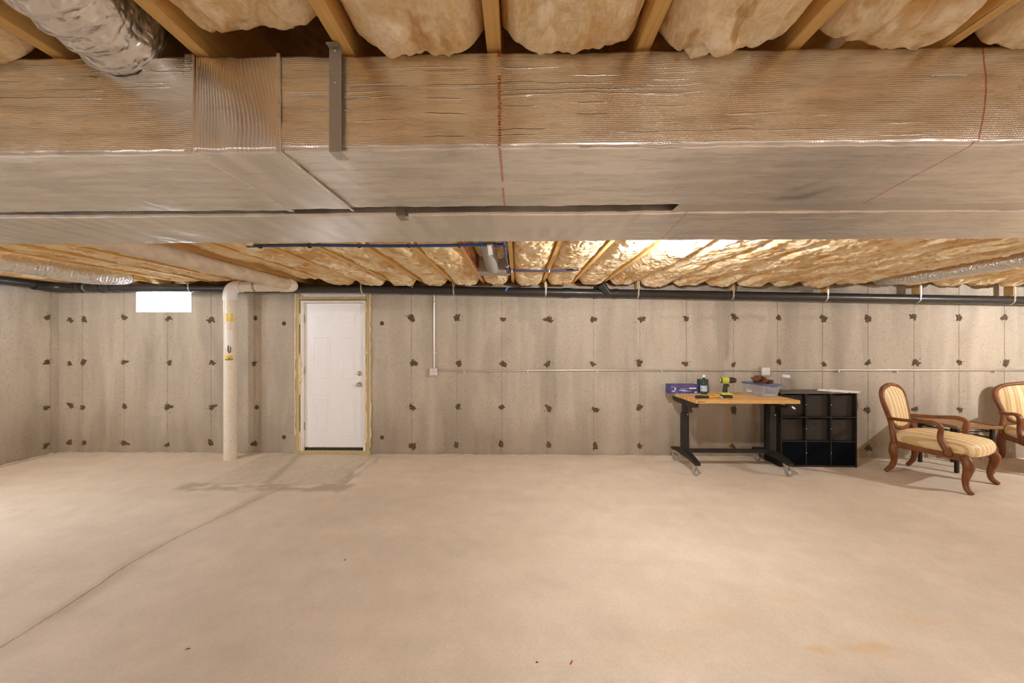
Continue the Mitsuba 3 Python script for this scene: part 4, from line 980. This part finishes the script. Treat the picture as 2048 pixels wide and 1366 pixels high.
for i, (x, y, rz, z) in enumerate(((3.93, 4.33, 42, .0), (4.02, 4.29, 38, .003))):
    obj('paper_sheet', place(rbox(-.108, .108, -.14, .14, 0, .0012, .0002), x, y, OZ1 + .0005 + z, rz), 'm_paper', label=['white sheet of paper lying lower on the black storage unit', 'white sheet of paper lying uppermost over the right end of the storage unit'][i], cat='paper')
obj('paper_slip', place(sweep([(-.04, 0, .004), (-.02, 0, .0015), (.02, 0, .0015), (.04, 0, .006)], .012, .0006, n=6), 3.80, 4.20, OZ1 + .001, 5), 'm_paper', label='small curled white slip at the front edge of the storage unit', cat='paper')

# ------------------------------------------------------------------ small side table
stb = thing('side_table', 'small wooden tray table with black legs behind the left armchair', 'table')
mat('traywood', principled(proc(lambda p, n, uv: mix((.16, .075, .03), (.30, .16, .075), noise(p.x * 12, p.y * 120, p.z * 90))), .35))
A0, A1, B0, B1, SZ = 5.01, 5.535, 3.985, 4.455, .553
obj('tray', rbox(A0 + .01, A1 - .01, B0 + .01, B1 - .01, SZ - .03, SZ - .012, .002), 'm_traywood', stb)
for a, b, c, e in ((A0, A1, B0, B0 + .022), (A0, A1, B1 - .022, B1), (A0, A0 + .022, B0 + .022, B1 - .022), (A1 - .022, A1, B0 + .022, B1 - .022)):
    obj('rim', rbox(a, b, c, e, SZ - .036, SZ, .006), 'm_traywood', stb)
for x, y in ((5.075, 4.40), (5.075, 4.04), (5.475, 4.04), (5.475, 4.40)):
    obj('leg', rbox(x - .015, x + .015, y - .015, y + .015, 0, SZ - .036, .003), 'm_blacksteel', stb)
br = [((5.075, 4.04), (5.475, 4.04)), ((5.075, 4.40), (5.475, 4.40)), ((5.075, 4.04), (5.075, 4.40)), ((5.475, 4.04), (5.475, 4.40))]
for p, q in br:
    obj('rail', cyl((*p, SZ - .075), (*q, SZ - .075), .006, 8), 'm_blacksteel', stb, 40)
    obj('rail', cyl((*p, SZ - .15), (*q, SZ - .15), .004, 8), 'm_blacksteel', stb, 40)
obj('brace', cyl((5.075, 4.04, SZ - .09), (5.475, 4.40, SZ - .14), .004, 8), 'm_blacksteel', stb, 40)
obj('brace', cyl((5.475, 4.04, SZ - .14), (5.075, 4.40, SZ - .09), .004, 8), 'm_blacksteel', stb, 40)

# ------------------------------------------------------------------ carved armchairs
mat('walnut', principled(proc(lambda p, n, uv: mix((.105, .032, .008), (.27, .095, .024), fbm(p.x * 24, p.y * 24, p.z * 10))), .42, specular=.4), lambda p, n, uv: fbm(p.x * 45, p.y * 45, p.z * 30), .003, 1e-3)
def stripes(p, n, uv):
    u = uv.x / .072
    f = u - dr.floor(u)
    band = smoothstep(.04, .10, f) * (1 - smoothstep(.50, .56, f))
    thin = smoothstep(.68, .71, f) * (1 - smoothstep(.80, .83, f))
    c = mix((.60, .405, .165), (.80, .63, .37), dr.maximum(band, .6 * thin))
    return c * (.93 + .14 * noise(p.x * 220, p.y * 220, p.z * 220))
mat('stripe', principled(proc(stripes), .5, sheen=.4, specular=.4))

def armchair(x, y, fdir, label, wide=1.0):
    a = math.degrees(math.atan2(fdir[1], fdir[0])) - 90      # local +y is forward
    def L(m):
        return place(m, x, y, 0, a)
    ch_ = thing('armchair', label, 'armchair')
    WF, WR, D = .315 * wide, .25 * wide, .29
    # lathe-free cabriole legs
    for s in (-1, 1):
        P = smooth_path([(s * (WF - .01), D - .035, .36), (s * (WF + .012), D - .005, .29), (s * (WF + .002), D - .02, .18), (s * (WF - .01), D - .03, .09), (s * (WF + .004), D - .01, .035), (s * (WF + .02), D + .018, .012)], 28)
        obj('leg', L(sweep(P, np.interp(np.linspace(0, 1, 28), [0, .2, .5, .75, .9, 1], [.036, .041, .029, .021, .024, .018]), n=12, up=(0, 1, 0), power=2.6)), 'm_walnut', ch_, True)
    for s in (-1, 1):
        P = smooth_path([(s * WR, -D + .03, .36), (s * (WR + .008), -D + .02, .26), (s * (WR - .005), -D + .02, .15), (s * (WR + .0), -D - .01, .06), (s * (WR + .012), -D - .045, .012)], 26)
        obj('leg', L(sweep(P, np.interp(np.linspace(0, 1, 26), [0, .25, .55, .85, 1], [.034, .038, .026, .022, .019]), n=12, up=(0, 1, 0), power=2.6)), 'm_walnut', ch_, True)
    def rail(p, q, drop):
        n = 16
        t = np.linspace(0, 1, n)
        P = np.array(p)[None] * (1 - t[:, None]) + np.array(q)[None] * t[:, None]
        P[:, 2] -= drop * np.sin(np.pi * t) * np.where(True, 1, 1)
        return sweep(P, .016, np.full(n, .032) + .006 * np.cos(2 * np.pi * t), n=10, power=4)
    z = .345
    for s in (-1, 1):
        obj('seat_rail', L(rail((s * WR, -D + .03, z), (s * (WF - .005), D - .035, z), .004)), 'm_walnut', ch_, 40)
    fr = obj('seat_rail', L(rail((-WF + .01, D - .03, z), (WF - .01, D - .03, z), .012)), 'm_walnut', ch_, 40)
    obj('carved_shell', L(mov(rot(lathe([(0, .012), (.012, .011), (.022, .006), (.034, .008), (.042, 0)], 18), -90, (1, 0, 0)), 0, D - .016, z - .006)), 'm_walnut', fr, 40)
    obj('seat_rail', L(rail((-WR, -D + .03, z), (WR, -D + .03, z), 0)), 'm_walnut', ch_, 40)
    # cushion: rounded trapezoid, domed
    nu, nt = 26, 72
    t = np.linspace(0, 2 * np.pi, nt, endpoint=False)
    c, s = np.cos(t), np.sin(t)
    pw = .32
    c2, s2 = np.sign(c) * np.abs(c) ** pw, np.sign(s) * np.abs(s) ** pw
    V, UV = [], []
    prof = [(1.0 - .03, .362), (1.0, .385), (1.012, .415), (1.0, .448), (.965, .470)] + [(r, .470 + .055 * (1 - r ** 2.2) + .004) for r in np.linspace(.93, .02, 14)]
    for r, zz in prof:
        yy = s2 * r * (D + .012) + .004
        ww = WR + (WF - WR) * (yy + D) / (2 * D) + .002
        xx = c2 * r * ww
        yy = yy + .028 * (s > 0) * (1 - (xx / ww) ** 2) * r
        V.append(np.stack([xx, yy, np.full(nt, zz)], 1))
        UV.append(np.stack([xx * (1.0 - .12 * (yy + D) / (2 * D)), yy], 1))
    V, UV = np.vstack(V), np.vstack(UV)
    F = []
    for i in range(len(prof) - 1):
        for j in range(nt):
            l = (j + 1) % nt
            F += [[i * nt + j, i * nt + l, (i + 1) * nt + l], [i * nt + j, (i + 1) * nt + l, (i + 1) * nt + j]]
    last = (len(prof) - 1) * nt
    F += [[last + j, last + (j + 1) % nt, last] for j in range(1, nt - 1)]
    obj('seat_cushion', L(trimesh.Trimesh(V, np.array(F), process=False)), 'm_stripe', ch_, True, uv=UV)
    # back frame and pad, leaning back
    lean = math.radians(12)
    def B(px, pz, py=0.0):
        return (px * wide, -D + .03 - (pz - .36) * math.tan(lean) + py, pz)
    loop = [(0, .502), (.10, .515), (.175, .545), (.215, .62), (.238, .72), (.255, .82), (.238, .91), (.175, .962), (.09, .985), (0, .998)]
    full = loop + [(-a_, b_) for a_, b_ in loop[-2:0:-1]]
    lp = smooth_path([B(a_, b_) for a_, b_ in full], 110, closed=True)
    nrm = np.array([0, math.cos(lean), math.sin(lean)])
    obj('back_frame', L(sweep(lp, .023, .022, n=12, up=nrm, closed=True, power=2.6)), 'm_walnut', ch_, True)
    for sgn in (-1, 1):
        P = smooth_path([(sgn * WR, -D + .03, .34), B(sgn * .243, .45), B(sgn * .222, .56), B(sgn * .226, .66)], 18)
        obj('back_stile', L(sweep(P, np.linspace(.029, .022, 18), np.linspace(.026, .020, 18), n=12, up=(0, 1, 0), power=2.6)), 'm_walnut', ch_, True)
    def pad(front):
        cc = lp.mean(0)
        rows, uvs = [], []
        for r in np.linspace(.97, .02, 14):
            q = cc + (lp - cc) * r
            q = q + nrm * ((.006 + .034 * (1 - r ** 3)) if front else -(.004 + .014 * (1 - r ** 3)))
            rows.append(q)
            uvs.append(np.stack([(q[:, 0] - cc[0]), q[:, 2]], 1))
        V, UV = np.vstack(rows), np.vstack(uvs)
        n = len(lp)
        F = []
        for i in range(13):
            for j in range(n):
                l = (j + 1) % n
                F += [[i * n + j, i * n + l, (i + 1) * n + l], [i * n + j, (i + 1) * n + l, (i + 1) * n + j]]
        F += [[13 * n + j, 13 * n + (j + 1) % n, 13 * n] for j in range(1, n - 1)]
        F = np.array(F)
        nf = np.cross(V[F[0, 1]] - V[F[0, 0]], V[F[0, 2]] - V[F[0, 0]])
        m = trimesh.Trimesh(V, F, process=False)
        avg = m.face_normals.mean(0)
        if (avg @ nrm > 0) != front:
            m.invert()
        return m, UV
    m, UV = pad(True)
    obj('back_pad', L(m), 'm_stripe', ch_, True, uv=UV)
    m, UV = pad(False)
    obj('back_lining', L(m), 'm_stripe', ch_, True, uv=UV)
    for sgn in (-1, 1):
        P = smooth_path([B(sgn * .232, .625, .012), (sgn * (WR + .035 * wide), -.12, .640), (sgn * (WF - .015), -.01, .655), (sgn * (WF - .005), .070, .652), (sgn * (WF - .002), .098, .63), (sgn * (WF - .008), .098, .57), (sgn * (WF + .0), .112, .46), (sgn * (WF + .008), .150, .385), (sgn * (WF + .004), .150, .345)], 54)
        w_ = np.interp(np.linspace(0, 1, 54), [0, .3, .5, .62, .75, .92, 1], [.020, .019, .023, .023, .024, .034, .034])
        obj('arm', L(sweep(P, .025, w_ * .92, n=12, up=(sgn * .02, .3, 1) if False else (0, .55, .84), power=2.8)), 'm_walnut', ch_, True)
    return ch_
armchair(4.665, 3.86, (.39, -.92), 'left carved armchair with striped gold upholstery, whole in view')
armchair(6.20, 4.02, (-.42, -.907), 'right carved armchair with striped gold upholstery, cut off by the frame', 1.12)

# ------------------------------------------------------------------ small litter on the floor
mat('leaf', principled((.16, .09, .03), .8))
for i, (x, y, sx, rz, m, lab) in enumerate(((.253, 1.622, .016, 60, 'm_redplastic', 'tiny red sliver lying on the floor near the bottom edge'), (.09, 1.619, .008, 10, 'm_leaf', 'dark crumb left of the tiny red sliver'), (-1.631, 1.66, .012, 20, 'm_leaf', 'brown crumb of debris on the floor at lower left'), (-1.203, 2.355, .010, 80, 'm_leaf', 'brown crumb on the floor well in front of the door'), (-1.15, 2.95, .010, 5, 'm_paper', 'tiny white chip on the floor right of the floor crack'))):
    obj('debris', place(trimesh.convex.convex_hull(np.array([(-sx, -.002, 0), (sx, -.003, 0), (sx * .6, .003, 0), (-sx * .7, .004, .001), (0, 0, .005), (sx * .4, 0, .004)])), x, y, .0005, rz), m, label=lab, cat='debris')
